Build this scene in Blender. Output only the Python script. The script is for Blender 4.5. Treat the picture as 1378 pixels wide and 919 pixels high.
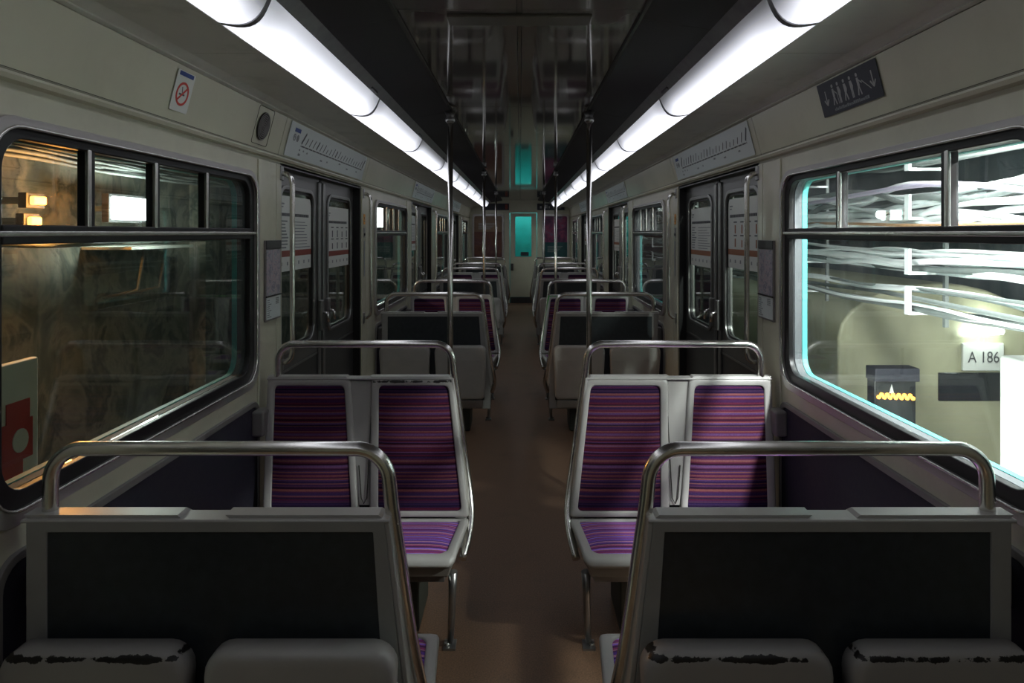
import bpy, bmesh, math, random
from mathutils import Vector, Matrix
random.seed(7)
for o in list(bpy.data.objects):
    bpy.data.objects.remove(o)
SC = bpy.context.scene
COL = SC.collection
PI = math.pi

# ------------------------------------------------------------------ camera, world, exposure
EYE = 1.6
cam = bpy.data.cameras.new('camera'); cam_o = bpy.data.objects.new('camera', cam); COL.objects.link(cam_o)
cam.sensor_width = 36.0; cam.lens = 24.0
cam_o.location = (0.003, 0, EYE); cam_o.rotation_euler = (PI/2, 0, 0)
cam.shift_x = -11/1378; cam.shift_y = -146.5/1378
cam.clip_start = 0.02; cam.clip_end = 100
SC.camera = cam_o
w = bpy.data.worlds.new('world'); SC.world = w; w.use_nodes = True
w.node_tree.nodes['Background'].inputs[0].default_value = (0.25, 0.3, 0.3, 1)
w.node_tree.nodes['Background'].inputs[1].default_value = 0.03
SC.view_settings.view_transform = 'Standard'; SC.view_settings.look = 'None'
SC.view_settings.exposure = 0.0; SC.view_settings.gamma = 1.0; SC.view_settings.use_curve_mapping = False

def lamp(name, kind, loc, energy, color=(1, 1, 1), size=0.1, size_y=None, aim=None):
    l = bpy.data.lights.new(name, kind); l.energy = energy; l.color = color
    if kind == 'AREA':
        l.size = size
        if size_y: l.shape = 'RECTANGLE'; l.size_y = size_y
    else: l.shadow_soft_size = size
    o = bpy.data.objects.new(name, l); COL.objects.link(o); o.location = loc
    if aim is not None:  # aim is in the parent frame
        o.rotation_euler = (Vector(aim)-Vector(loc)).to_track_quat('-Z', 'Y').to_euler()
    return o

# ------------------------------------------------------------------ materials
def nodes(name):
    m = bpy.data.materials.new(name); m.use_nodes = True
    nt = m.node_tree
    return m, nt, nt.nodes['Principled BSDF']
def add(nt, t, **kw):
    n = nt.nodes.new(t)
    for k, v in kw.items(): setattr(n, k, v)
    return n
def mat(name, color, rough=0.5, metal=0.0, var=0.0, scale=8.0, bump=0.0, bscale=200.0, dirt=None, dirt_amt=0.0, spec=0.5, coat=0.0):
    m, nt, b = nodes(name); L = nt.links.new
    b.inputs['Base Color'].default_value = (*color, 1); b.inputs['Roughness'].default_value = rough
    b.inputs['Metallic'].default_value = metal; b.inputs['Specular IOR Level'].default_value = spec
    b.inputs['Coat Weight'].default_value = coat; b.inputs['Coat Roughness'].default_value = 0.1
    if var or dirt or bump:
        tc = add(nt, 'ShaderNodeTexCoord')
    src = None
    if var:
        n = add(nt, 'ShaderNodeTexNoise'); n.inputs['Scale'].default_value = scale; n.inputs['Detail'].default_value = 8
        L(tc.outputs['Object'], n.inputs['Vector'])
        r = add(nt, 'ShaderNodeValToRGB'); r.color_ramp.elements[0].position = 0.3; r.color_ramp.elements[1].position = 0.7
        r.color_ramp.elements[0].color = (*[c*(1-var) for c in color], 1); r.color_ramp.elements[1].color = (*[min(1, c*(1+var)) for c in color], 1)
        L(n.outputs['Fac'], r.inputs[0]); L(r.outputs[0], b.inputs['Base Color']); src = r.outputs[0]
        mr = add(nt, 'ShaderNodeMapRange'); mr.inputs['To Min'].default_value = rough*0.8; mr.inputs['To Max'].default_value = min(1, rough*1.25)
        L(n.outputs['Fac'], mr.inputs['Value']); L(mr.outputs[0], b.inputs['Roughness'])
    if dirt:
        n = add(nt, 'ShaderNodeTexNoise'); n.inputs['Scale'].default_value = 3.2; n.inputs['Detail'].default_value = 12; n.inputs['Roughness'].default_value = 0.72
        L(tc.outputs['Object'], n.inputs['Vector'])
        r = add(nt, 'ShaderNodeValToRGB'); r.color_ramp.elements[0].position = 0.52; r.color_ramp.elements[1].position = 0.8
        r.color_ramp.elements[0].color = (0, 0, 0, 1); r.color_ramp.elements[1].color = (dirt_amt,)*3+(1,)
        L(n.outputs['Fac'], r.inputs[0])
        mx = add(nt, 'ShaderNodeMix', data_type='RGBA'); L(r.outputs[0], mx.inputs[0])
        if src: L(src, mx.inputs[6])
        else: mx.inputs[6].default_value = (*color, 1)
        mx.inputs[7].default_value = (*dirt, 1); L(mx.outputs[2], b.inputs['Base Color'])
    if bump:
        n = add(nt, 'ShaderNodeTexNoise'); n.inputs['Scale'].default_value = bscale; n.inputs['Detail'].default_value = 3
        L(tc.outputs['Object'], n.inputs['Vector'])
        bp = add(nt, 'ShaderNodeBump'); bp.inputs['Strength'].default_value = bump; bp.inputs['Distance'].default_value = 0.002
        L(n.outputs['Fac'], bp.inputs['Height']); L(bp.outputs[0], b.inputs['Normal'])
    return m
def emit(name, color, strength):
    m, nt, b = nodes(name)
    b.inputs['Base Color'].default_value = (*color, 1)
    b.inputs['Emission Color'].default_value = (*color, 1); b.inputs['Emission Strength'].default_value = strength
    return m
def diffuser(name, lo, hi):
    """plastic lamp cover with the fluorescent tube behind it nearer its outer edge; object y is along the tube"""
    m, nt, b = nodes(name); L = nt.links.new
    b.inputs['Base Color'].default_value = (0.75, 0.76, 0.8, 1); b.inputs['Roughness'].default_value = 0.25
    uv = add(nt, 'ShaderNodeUVMap'); sp = add(nt, 'ShaderNodeSeparateXYZ'); L(uv.outputs[0], sp.inputs[0])
    mr = add(nt, 'ShaderNodeMapRange', interpolation_type='SMOOTHSTEP'); L(sp.outputs['Y'], mr.inputs['Value'])
    mr.inputs['From Min'].default_value = 0.25; mr.inputs['From Max'].default_value = 1.0
    mr.inputs['To Min'].default_value = hi*1.25; mr.inputs['To Max'].default_value = lo*1.15
    # ends of the tube are darker
    a = add(nt, 'ShaderNodeMath', operation='PINGPONG'); a.inputs[1].default_value = 0.5; L(sp.outputs['X'], a.inputs[0])
    e = add(nt, 'ShaderNodeMapRange', interpolation_type='SMOOTHSTEP'); L(a.outputs[0], e.inputs['Value'])
    e.inputs['From Max'].default_value = 0.16; e.inputs['To Min'].default_value = 0.55; e.inputs['To Max'].default_value = 1
    mm = add(nt, 'ShaderNodeMath', operation='MULTIPLY'); L(mr.outputs[0], mm.inputs[0]); L(e.outputs[0], mm.inputs[1])
    b.inputs['Emission Color'].default_value = (0.88, 0.90, 1.0, 1); L(mm.outputs[0], b.inputs['Emission Strength'])
    return m
def fabric(name, axis, off=0.0, gain=1.0, tint=(1, 1, 1)):
    m, nt, b = nodes(name); L = nt.links.new
    tc = add(nt, 'ShaderNodeTexCoord'); sp = add(nt, 'ShaderNodeSeparateXYZ'); L(tc.outputs['Object'], sp.inputs[0])
    oi = add(nt, 'ShaderNodeMath', operation='ADD'); L(sp.outputs[axis], oi.inputs[0]); oi.inputs[1].default_value = off
    def n1(scale, detail=1.0, extra=0.0):
        n = add(nt, 'ShaderNodeTexNoise', noise_dimensions='1D'); n.inputs['Scale'].default_value = scale; n.inputs['Detail'].default_value = detail
        q = add(nt, 'ShaderNodeMath', operation='ADD'); q.inputs[1].default_value = extra
        L(oi.outputs[0], q.inputs[0]); L(q.outputs[0], n.inputs['W']); return n.outputs['Fac']
    r = add(nt, 'ShaderNodeValToRGB'); L(n1(26, 2), r.inputs[0]); cr = r.color_ramp
    pts = [(0.30, (.075, .035, .15)), (0.40, (.13, .04, .17)), (0.47, (.20, .035, .11)), (0.53, (.31, .045, .085)), (0.60, (.22, .055, .17)), (0.68, (.11, .05, .2))]
    while len(cr.elements) < len(pts): cr.elements.new(0.5)
    for e, (p, c) in zip(cr.elements, pts): e.position = p; e.color = (*c, 1)
    prev = r.outputs[0]
    for sc, ex, lo_, hi_, c, k in ((85, 3.1, .57, .62, (.60, .22, .20), .75), (70, 9.7, .60, .64, (.28, .16, .50), .7), (95, 17.3, .60, .66, (.03, .015, .05), .8)):
        t = add(nt, 'ShaderNodeMapRange', interpolation_type='SMOOTHSTEP'); L(n1(sc, 0, ex), t.inputs['Value'])
        t.inputs['From Min'].default_value = lo_; t.inputs['From Max'].default_value = hi_; t.inputs['To Max'].default_value = k
        mx = add(nt, 'ShaderNodeMix', data_type='RGBA'); L(t.outputs[0], mx.inputs[0]); L(prev, mx.inputs[6]); mx.inputs[7].default_value = (*c, 1); prev = mx.outputs[2]
    n = add(nt, 'ShaderNodeTexNoise'); n.inputs['Scale'].default_value = 260; n.inputs['Detail'].default_value = 2; L(tc.outputs['Object'], n.inputs['Vector'])
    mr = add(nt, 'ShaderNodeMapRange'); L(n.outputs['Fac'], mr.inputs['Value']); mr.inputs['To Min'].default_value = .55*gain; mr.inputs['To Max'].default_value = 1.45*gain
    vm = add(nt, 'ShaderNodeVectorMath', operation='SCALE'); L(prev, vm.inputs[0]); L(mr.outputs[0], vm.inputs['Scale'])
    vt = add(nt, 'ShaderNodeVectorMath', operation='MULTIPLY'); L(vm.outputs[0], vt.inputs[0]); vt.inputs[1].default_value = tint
    L(vt.outputs[0], b.inputs['Base Color']); b.inputs['Roughness'].default_value = .95; b.inputs['Specular IOR Level'].default_value = .15
    bp = add(nt, 'ShaderNodeBump'); bp.inputs['Strength'].default_value = .4; bp.inputs['Distance'].default_value = .001; L(n.outputs['Fac'], bp.inputs['Height']); L(bp.outputs[0], b.inputs['Normal'])
    return m
def glass_mat(name, tint, haze, haze_col=(.7, .8, .78)):
    m = bpy.data.materials.new(name); m.use_nodes = True; nt = m.node_tree; L = nt.links.new
    nt.nodes.remove(nt.nodes['Principled BSDF']); out = nt.nodes['Material Output']
    tr = add(nt, 'ShaderNodeBsdfTransparent'); tr.inputs[0].default_value = (*tint, 1)
    gl = add(nt, 'ShaderNodeBsdfGlossy'); gl.inputs['Roughness'].default_value = 0.0
    df = add(nt, 'ShaderNodeBsdfDiffuse'); df.inputs[0].default_value = (*haze_col, 1)
    fr = add(nt, 'ShaderNodeFresnel')
    ge = add(nt, 'ShaderNodeNewGeometry'); ir = add(nt, 'ShaderNodeMapRange'); L(ge.outputs['Backfacing'], ir.inputs['Value'])
    ir.inputs['To Min'].default_value = 1.5; ir.inputs['To Max'].default_value = 1/1.5; L(ir.outputs[0], fr.inputs[0])
    tc = add(nt, 'ShaderNodeTexCoord')
    n = add(nt, 'ShaderNodeTexNoise'); n.inputs['Scale'].default_value = 5; n.inputs['Detail'].default_value = 9; n.inputs['Distortion'].default_value = 1.2; L(tc.outputs['Object'], n.inputs['Vector'])
    mr = add(nt, 'ShaderNodeMapRange'); L(n.outputs['Fac'], mr.inputs['Value']); mr.inputs['From Min'].default_value = .35; mr.inputs['From Max'].default_value = .75
    mr.inputs['To Min'].default_value = haze*.4; mr.inputs['To Max'].default_value = haze*1.8
    # fine scratches
    mp = add(nt, 'ShaderNodeMapping'); mp.inputs['Rotation'].default_value = (.5, 0, 0); mp.inputs['Scale'].default_value = (1, 9, 90); L(tc.outputs['Object'], mp.inputs[0])
    sn = add(nt, 'ShaderNodeTexNoise'); sn.inputs['Scale'].default_value = 1.4; sn.inputs['Detail'].default_value = 5; L(mp.outputs[0], sn.inputs['Vector'])
    sr = add(nt, 'ShaderNodeMapRange'); L(sn.outputs['Fac'], sr.inputs['Value']); sr.inputs['From Min'].default_value = .70; sr.inputs['From Max'].default_value = .80; sr.inputs['To Max'].default_value = haze*3
    ad = add(nt, 'ShaderNodeMath', operation='ADD'); L(mr.outputs[0], ad.inputs[0]); L(sr.outputs[0], ad.inputs[1])
    m1 = add(nt, 'ShaderNodeMixShader'); L(ad.outputs[0], m1.inputs[0]); L(tr.outputs[0], m1.inputs[1]); L(df.outputs[0], m1.inputs[2])
    m2 = add(nt, 'ShaderNodeMixShader'); L(fr.outputs[0], m2.inputs[0]); L(m1.outputs[0], m2.inputs[1]); L(gl.outputs[0], m2.inputs[2])
    L(m2.outputs[0], out.inputs[0]); return m
def worn(name, base, zc=.699, band=.020):
    """grey shell plastic with black rubbed patches along its upper rim"""
    m, nt, b = nodes(name); L = nt.links.new
    tc = add(nt, 'ShaderNodeTexCoord'); sp = add(nt, 'ShaderNodeSeparateXYZ'); L(tc.outputs['Object'], sp.inputs[0])
    a = add(nt, 'ShaderNodeMath', operation='SUBTRACT'); L(sp.outputs['Z'], a.inputs[0]); a.inputs[1].default_value = zc
    c = add(nt, 'ShaderNodeMath', operation='ABSOLUTE'); L(a.outputs[0], c.inputs[0])
    d = add(nt, 'ShaderNodeMapRange'); L(c.outputs[0], d.inputs['Value']); d.inputs['From Min'].default_value = .003; d.inputs['From Max'].default_value = band
    d.inputs['To Min'].default_value = .235; d.inputs['To Max'].default_value = -.25
    n = add(nt, 'ShaderNodeTexNoise'); n.inputs['Scale'].default_value = 15; n.inputs['Detail'].default_value = 9; n.inputs['Roughness'].default_value = .7; L(tc.outputs['Object'], n.inputs['Vector'])
    s = add(nt, 'ShaderNodeMath', operation='ADD'); L(n.outputs['Fac'], s.inputs[0]); L(d.outputs[0], s.inputs[1])
    t = add(nt, 'ShaderNodeMapRange'); L(s.outputs[0], t.inputs['Value']); t.inputs['From Min'].default_value = .69; t.inputs['From Max'].default_value = .71
    mx = add(nt, 'ShaderNodeMix', data_type='RGBA'); L(t.outputs[0], mx.inputs[0]); mx.inputs[6].default_value = (*base, 1); mx.inputs[7].default_value = (.012, .011, .01, 1)
    L(mx.outputs[2], b.inputs['Base Color']); b.inputs['Roughness'].default_value = .4
    return m
def mottled(name, cols, scale, rough=.9):
    m, nt, b = nodes(name); L = nt.links.new
    tc = add(nt, 'ShaderNodeTexCoord')
    n = add(nt, 'ShaderNodeTexNoise'); n.inputs['Scale'].default_value = scale; n.inputs['Detail'].default_value = 7; n.inputs['Roughness'].default_value = .6; n.inputs['Distortion'].default_value = .6
    L(tc.outputs['Object'], n.inputs['Vector'])
    r = add(nt, 'ShaderNodeValToRGB'); L(n.outputs['Fac'], r.inputs[0]); cr = r.color_ramp
    while len(cr.elements) < len(cols): cr.elements.new(.5)
    for e, (p, c) in zip(cr.elements, cols): e.position = p; e.color = (*c, 1)
    L(r.outputs[0], b.inputs['Base Color']); b.inputs['Roughness'].default_value = rough
    return m

M = {}
M['cream'] = mat('cream_wall', (.62, .61, .475), .22, var=.04, scale=5, dirt=(.22, .20, .14), dirt_amt=.22)
M['cream_dark'] = mat('cream_groove', (.25, .24, .18), .5, var=.1)
M['cove'] = mat('cove_panel', (.62, .61, .475), .22, var=.04, scale=3, dirt=(.25, .23, .17), dirt_amt=.18)
M['side_ceiling'] = mat('side_ceiling', (.66, .65, .59), .4, var=.06, scale=3, dirt=(.12, .11, .09), dirt_amt=.5)
M['ceiling'] = mat('dark_gloss_ceiling', (.12, .107, .094), .055, var=.1, scale=2, bump=.03, bscale=4, spec=.9)
M['ceiling_trim'] = mat('ceiling_trim', (.10, .09, .075), .25)
M['grille'] = mat('black_grille', (.06, .06, .062), .5)
M['housing'] = mat('lamp_housing', (.30, .30, .31), .4, metal=.4, var=.15, scale=20)
M['seam'] = mat('seam_shadow_gap', (.03, .028, .022), .8)
M['floor'] = mat('floor_lino', (.21, .122, .070), .5, var=.35, scale=170, bump=.15, bscale=300, dirt=(.10, .066, .043), dirt_amt=.6)
M['shell'] = mat('grey_shell', (.41, .40, .375), .35, var=.05, scale=12)
M['shell_worn'] = worn('grey_shell_worn', (.34, .33, .31))
M['shell_worn_top'] = worn('grey_shell_worn_top', (.41, .40, .375), .946, .016)
M['panelframe'] = mat('panel_frame_grey', (.30, .30, .285), .4, var=.05, scale=14)
M['darkpanel'] = mat('dark_laminate', (.030, .037, .041), .36, var=.2, scale=30)
M['navy'] = mat('side_moquette', (.020, .018, .032), .75, var=.2, scale=60)
M['piping'] = mat('grey_piping', (.20, .19, .18), .45)
M['chrome'] = mat('steel_tube', (.80, .785, .74), .24, metal=1, var=.08, scale=30)
M['steel'] = mat('brushed_steel', (.34, .34, .33), .32, metal=.9, var=.12, scale=14)
M['winframe'] = mat('window_metal', (.50, .48, .46), .3, metal=.6, var=.06, scale=9)
M['rubber'] = mat('black_rubber', (.012, .012, .012), .4)
M['leaf'] = mat('door_leaf_metal', (.20, .20, .19), .3, metal=.7, var=.1, scale=6)
M['leafdark'] = mat('door_leaf_lower', (.055, .055, .055), .35, metal=.2, var=.15, scale=9)
M['jade'] = mat('jade_skin', (.09, .46, .42), .5)
M['reveal'] = mat('window_reveal', (.10, .11, .115), .6)
M['green'] = mat('green_trim', (.05, .38, .05), .4)
M['fab_shaded'] = fabric('striped_fabric_back_shaded', 'Z', 0.11, .34)  # pad cloth again, darkened: shade on the backs is put into its colour
M['fab_lit'] = fabric('striped_fabric_seat_lit', 'Y', 0.37, 1.2, (.85, 1.1, 1.5))  # same cloth, lightened: lamplight from above is put into its colour
M['heater'] = mat('heater_box', (.030, .036, .028), .5, var=.4, scale=7)
M['tray'] = mat('seat_tray', (.24, .22, .19), .45)
M['glass'] = glass_mat('window_glass', (.9, .94, .92), .02)
M['glass_r'] = glass_mat('window_glass_scratched', (.92, .96, .96), .05, (.8, .84, .88))
M['doorglass'] = glass_mat('door_glass', (.8, .86, .83), .02)
M['paper'] = mat('paper_white', (.74, .76, .71), .5)
M['paper_blue'] = mat('paper_blueish', (.66, .71, .70), .35)
M['ink'] = mat('print_ink', (.07, .075, .08), .6)
M['inkgrey'] = mat('print_grey', (.25, .27, .27), .6)
M['blue'] = mat('print_blue', (.02, .06, .28), .5)
M['red'] = mat('print_red', (.62, .05, .03), .5)
M['brick'] = mat('print_brick_red', (.27, .06, .04), .5)
M['brown'] = mat('print_brown', (.33, .12, .05), .5)
M['orange'] = mat('print_orange', (.75, .33, .03), .5)
M['slate'] = mat('sign_slate', (.035, .037, .05), .5, var=.2, scale=40)
M['pale'] = mat('print_pale', (.42, .42, .41), .5)
M['map'] = mottled('metro_map_print', [(.38, (.42, .40, .44)), (.46, (.18, .16, .24)), (.49, (.50, .48, .50)), (.54, (.44, .30, .34)), (.57, (.5, .48, .5)), (.63, (.22, .26, .3)), (.66, (.48, .46, .5))], 26, .35)
M['teal'] = mat('turquoise_car_end', (.0, .42, .42), .5, var=.12, scale=6)
M['tun'] = mottled('tunnel_wall', [(.3, (.03, .04, .035)), (.42, (.09, .11, .085)), (.5, (.19, .19, .15)), (.56, (.05, .065, .055)), (.64, (.16, .15, .11)), (.75, (.26, .22, .17))], 2.4)
M['tun_r'] = mottled('tunnel_wall_right', [(.3, (.04, .075, .075)), (.5, (.09, .13, .13)), (.62, (.16, .19, .19)), (.75, (.07, .09, .09))], 1.3)
M['ballast'] = mat('track_ground', (.06, .055, .045), .95, var=.4, scale=12)
M['cable'] = mat('cable_grey', (.85, .88, .88), .5)
M['cable_d'] = mat('cable_dark', (.16, .18, .17), .6)
M['cable_p'] = mat('cable_lilac', (.55, .48, .62), .5)
M['cable_o'] = mat('cable_tan', (.45, .25, .12), .5)
M['white'] = mat('white_enamel', (.75, .78, .72), .5, var=.04)
M['vehicle'] = mat('pale_service_paint', (.40, .40, .26), .5, var=.08, scale=3)
M['vdark'] = mat('dark_glass', (.02, .025, .025), .15)
M['redpaint'] = mat('red_paint', (.55, .03, .02), .5)
M['tube_e'] = emit('white_tube_light', (.93, 1.0, .97), 14)
M['tube_o'] = emit('sodium_light', (1.0, .46, .10), 5)
M['led'] = emit('amber_led', (1.0, .42, .06), 4.5)

# ------------------------------------------------------------------ mesh building
def tagp(o, label=None, cat=None, group=None, kind=None):
    if label: o['label'] = label
    if cat: o['category'] = cat
    if group: o['group'] = group
    if kind: o['kind'] = kind
    return o
def empty(name, loc=(0, 0, 0)):
    o = bpy.data.objects.new(name, None); COL.objects.link(o); o.location = loc; o.empty_display_size = .1
    return o
class MB:
    def __init__(s): s.v = []; s.f = []; s.sm = []; s.uv = {}
    def vert(s, p): s.v.append(tuple(p)); return len(s.v)-1
    def face(s, idx, smooth=False): s.f.append(tuple(idx)); s.sm.append(smooth)
    def box(s, x0, x1, y0, y1, z0, z1):
        if x0 > x1: x0, x1 = x1, x0
        if y0 > y1: y0, y1 = y1, y0
        b = len(s.v)
        for z in (z0, z1):
            for x, y in ((x0, y0), (x1, y0), (x1, y1), (x0, y1)): s.v.append((x, y, z))
        for q in ((3, 2, 1, 0), (4, 5, 6, 7), (0, 1, 5, 4), (1, 2, 6, 5), (2, 3, 7, 6), (3, 0, 4, 7)): s.face([b+i for i in q])
        return s
    def prism(s, poly, y0, y1, closed=True):
        """poly of (x, z) extruded along y"""
        b = len(s.v); n = len(poly)
        for y in (y0, y1):
            for x, z in poly: s.v.append((x, y, z))
        for i in range(n if closed else n-1):
            j = (i+1) % n; s.face([b+i, b+j, b+n+j, b+n+i])
        if closed: s.face([b+i for i in range(n)][::-1]); s.face([b+n+i for i in range(n)])
        return s
    def extr(s, loop3, vec):
        """planar 3D loop extruded by vec"""
        b = len(s.v); n = len(loop3); vec = Vector(vec)
        for p in loop3: s.v.append(tuple(p))
        for p in loop3: s.v.append(tuple(Vector(p)+vec))
        for i in range(n):
            j = (i+1) % n; s.face([b+i, b+j, b+n+j, b+n+i])
        s.face([b+i for i in range(n)][::-1]); s.face([b+n+i for i in range(n)])
        return s
    def ring(s, O, I, f0, f1):
        """plate between outer loop O and inner loop I (same count); f0, f1 map a 2D point to 3D for the two faces"""
        n = len(O); b = len(s.v)
        for f in (f0, f1):
            for L_ in (O, I):
                for p in L_: s.v.append(tuple(f(*p)))
        for i in range(n):
            j = (i+1) % n
            s.face([b+i, b+j, b+n+j, b+n+i])
            s.face([b+2*n+j, b+2*n+i, b+3*n+i, b+3*n+j])
            s.face([b+j, b+i, b+2*n+i, b+2*n+j])
            s.face([b+n+i, b+n+j, b+3*n+j, b+3*n+i])
        return s
    def tube(s, pts, r, n=10, closed=False, cap=True):
        pts = [Vector(p) for p in pts]; m = len(pts); b = len(s.v)
        rs = r if isinstance(r, (list, tuple)) else [r]*m
        up = None
        for i, p in enumerate(pts):
            if closed: t = pts[(i+1) % m]-pts[i-1]
            else: t = pts[min(i+1, m-1)]-pts[max(i-1, 0)]
            if t.length < 1e-9: t = Vector((0, 0, 1))
            t.normalize()
            if up is None:
                up = t.cross(Vector((0, 0, 1)))
                if up.length < .1: up = t.cross(Vector((1, 0, 0)))
            up = up-t*up.dot(t); up.normalize(); sd = t.cross(up)
            for k in range(n):
                a = 2*PI*k/n; s.v.append(tuple(p+(up*math.cos(a)+sd*math.sin(a))*rs[i]))
        for i in range(m if closed else m-1):
            i2 = (i+1) % m
            for k in range(n):
                k2 = (k+1) % n; s.face([b+i*n+k, b+i*n+k2, b+i2*n+k2, b+i2*n+k], True)
        if cap and not closed:
            s.face([b+k for k in range(n)][::-1]); s.face([b+(m-1)*n+k for k in range(n)])
        return s
    def disc(s, c, r, n=24, z0=0, z1=.001):
        cx, cy = c
        return s.extr([(cx+r*math.cos(2*PI*k/n), cy+r*math.sin(2*PI*k/n), z0) for k in range(n)], (0, 0, z1-z0))
    def annulus(s, c, r0, r1, z0=0, z1=.001, n=32):
        cx, cy = c
        O = [(cx+r1*math.cos(2*PI*k/n), cy+r1*math.sin(2*PI*k/n)) for k in range(n)]
        I = [(cx+r0*math.cos(2*PI*k/n), cy+r0*math.sin(2*PI*k/n)) for k in range(n)]
        return s.ring(O, I, lambda x, y: (x, y, z0), lambda x, y: (x, y, z1))
    def build(s, name, m, parent=None, smooth=None, bevel=None, off=(0, 0, 0), fix=True):
        me = bpy.data.meshes.new(name)
        vs = [(x-off[0], y-off[1], z-off[2]) for x, y, z in s.v]
        me.from_pydata(vs, [], s.f); me.validate(clean_customdata=False)
        if fix:
            bm = bmesh.new(); bm.from_mesh(me); bmesh.ops.recalc_face_normals(bm, faces=bm.faces); bm.to_mesh(me); bm.free()
        if smooth is None:
            if any(s.sm) and len(me.polygons) == len(s.sm): me.polygons.foreach_set('use_smooth', s.sm)
        else: me.polygons.foreach_set('use_smooth', [smooth]*len(me.polygons))
        me.materials.append(m)
        o = bpy.data.objects.new(name, me); COL.objects.link(o)
        if parent is not None: o.parent = parent
        if bevel:
            md = o.modifiers.new('bevel', 'BEVEL'); md.width = bevel; md.segments = 2; md.limit_method = 'ANGLE'; md.angle_limit = .6
            me.polygons.foreach_set('use_smooth', [True]*len(me.polygons))
            wn = o.modifiers.new('wn', 'WEIGHTED_NORMAL'); wn.keep_sharp = True
        return o
def rrect(a0, a1, b0, b1, r, k=6):
    """rounded rectangle loop of (a, b)"""
    P = []
    for cx, cy, st in ((a1-r, b1-r, 0), (a0+r, b1-r, 1), (a0+r, b0+r, 2), (a1-r, b0+r, 3)):
        for i in range(k+1):
            t = PI/2*(st+i/k); P.append((cx+r*math.cos(t), cy+r*math.sin(t)))
    return P
def text(name, body, size, m, parent, loc, rot=(0, 0, 0), extr=.0004, align='CENTER', sx=1):
    c = bpy.data.curves.new(name, 'FONT'); c.body = body; c.size = size; c.extrude = extr; c.align_x = align; c.align_y = 'CENTER'
    c.materials.append(m); t_ = bpy.data.objects.new(name, c); COL.objects.link(t_); bpy.context.view_layer.update()
    me = bpy.data.meshes.new_from_object(t_.evaluated_get(bpy.context.evaluated_depsgraph_get())); bpy.data.objects.remove(t_)
    o = bpy.data.objects.new(name, me); COL.objects.link(o); o.parent = parent; o.location = loc; o.rotation_euler = rot; o.scale = (sx, 1, 1)
    return o
def basis(origin, A, B):
    A = Vector(A).normalized(); B = Vector(B).normalized(); N = A.cross(B)
    return Matrix(((A.x, B.x, N.x, origin[0]), (A.y, B.y, N.y, origin[1]), (A.z, B.z, N.z, origin[2]), (0, 0, 0, 1)))
def copy_tree(o, parent=None):
    c = o.copy(); COL.objects.link(c); c.parent = parent
    for ch in list(o.children): copy_tree(ch, c)
    return c

# ------------------------------------------------------------------ car shell
Y0, Y1 = -1.30, 15.5
XW = 1.15
PITCH = 3.93
WIN = [2.208+PITCH*k for k in range(4)]           # window centres
DOOR = [4.11+PITCH*k for k in range(-1, 3)]       # door centres
WH = .778                                        # half width of the outer window frame
DH = .83
SIDES = ((-1, 'left'), (1, 'right'))

fl = MB().box(-1.24, 1.24, Y0-.1, Y1+.1, -.08, 0).build('floor', M['floor']); tagp(fl, kind='structure')
tagp(fl, 'brown speckled linoleum floor of the carriage')
sk = MB().box(-.31+.0, .31, 15.1, 15.12, 0, .012).build('threshold_strip', M['steel'], fl)

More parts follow.
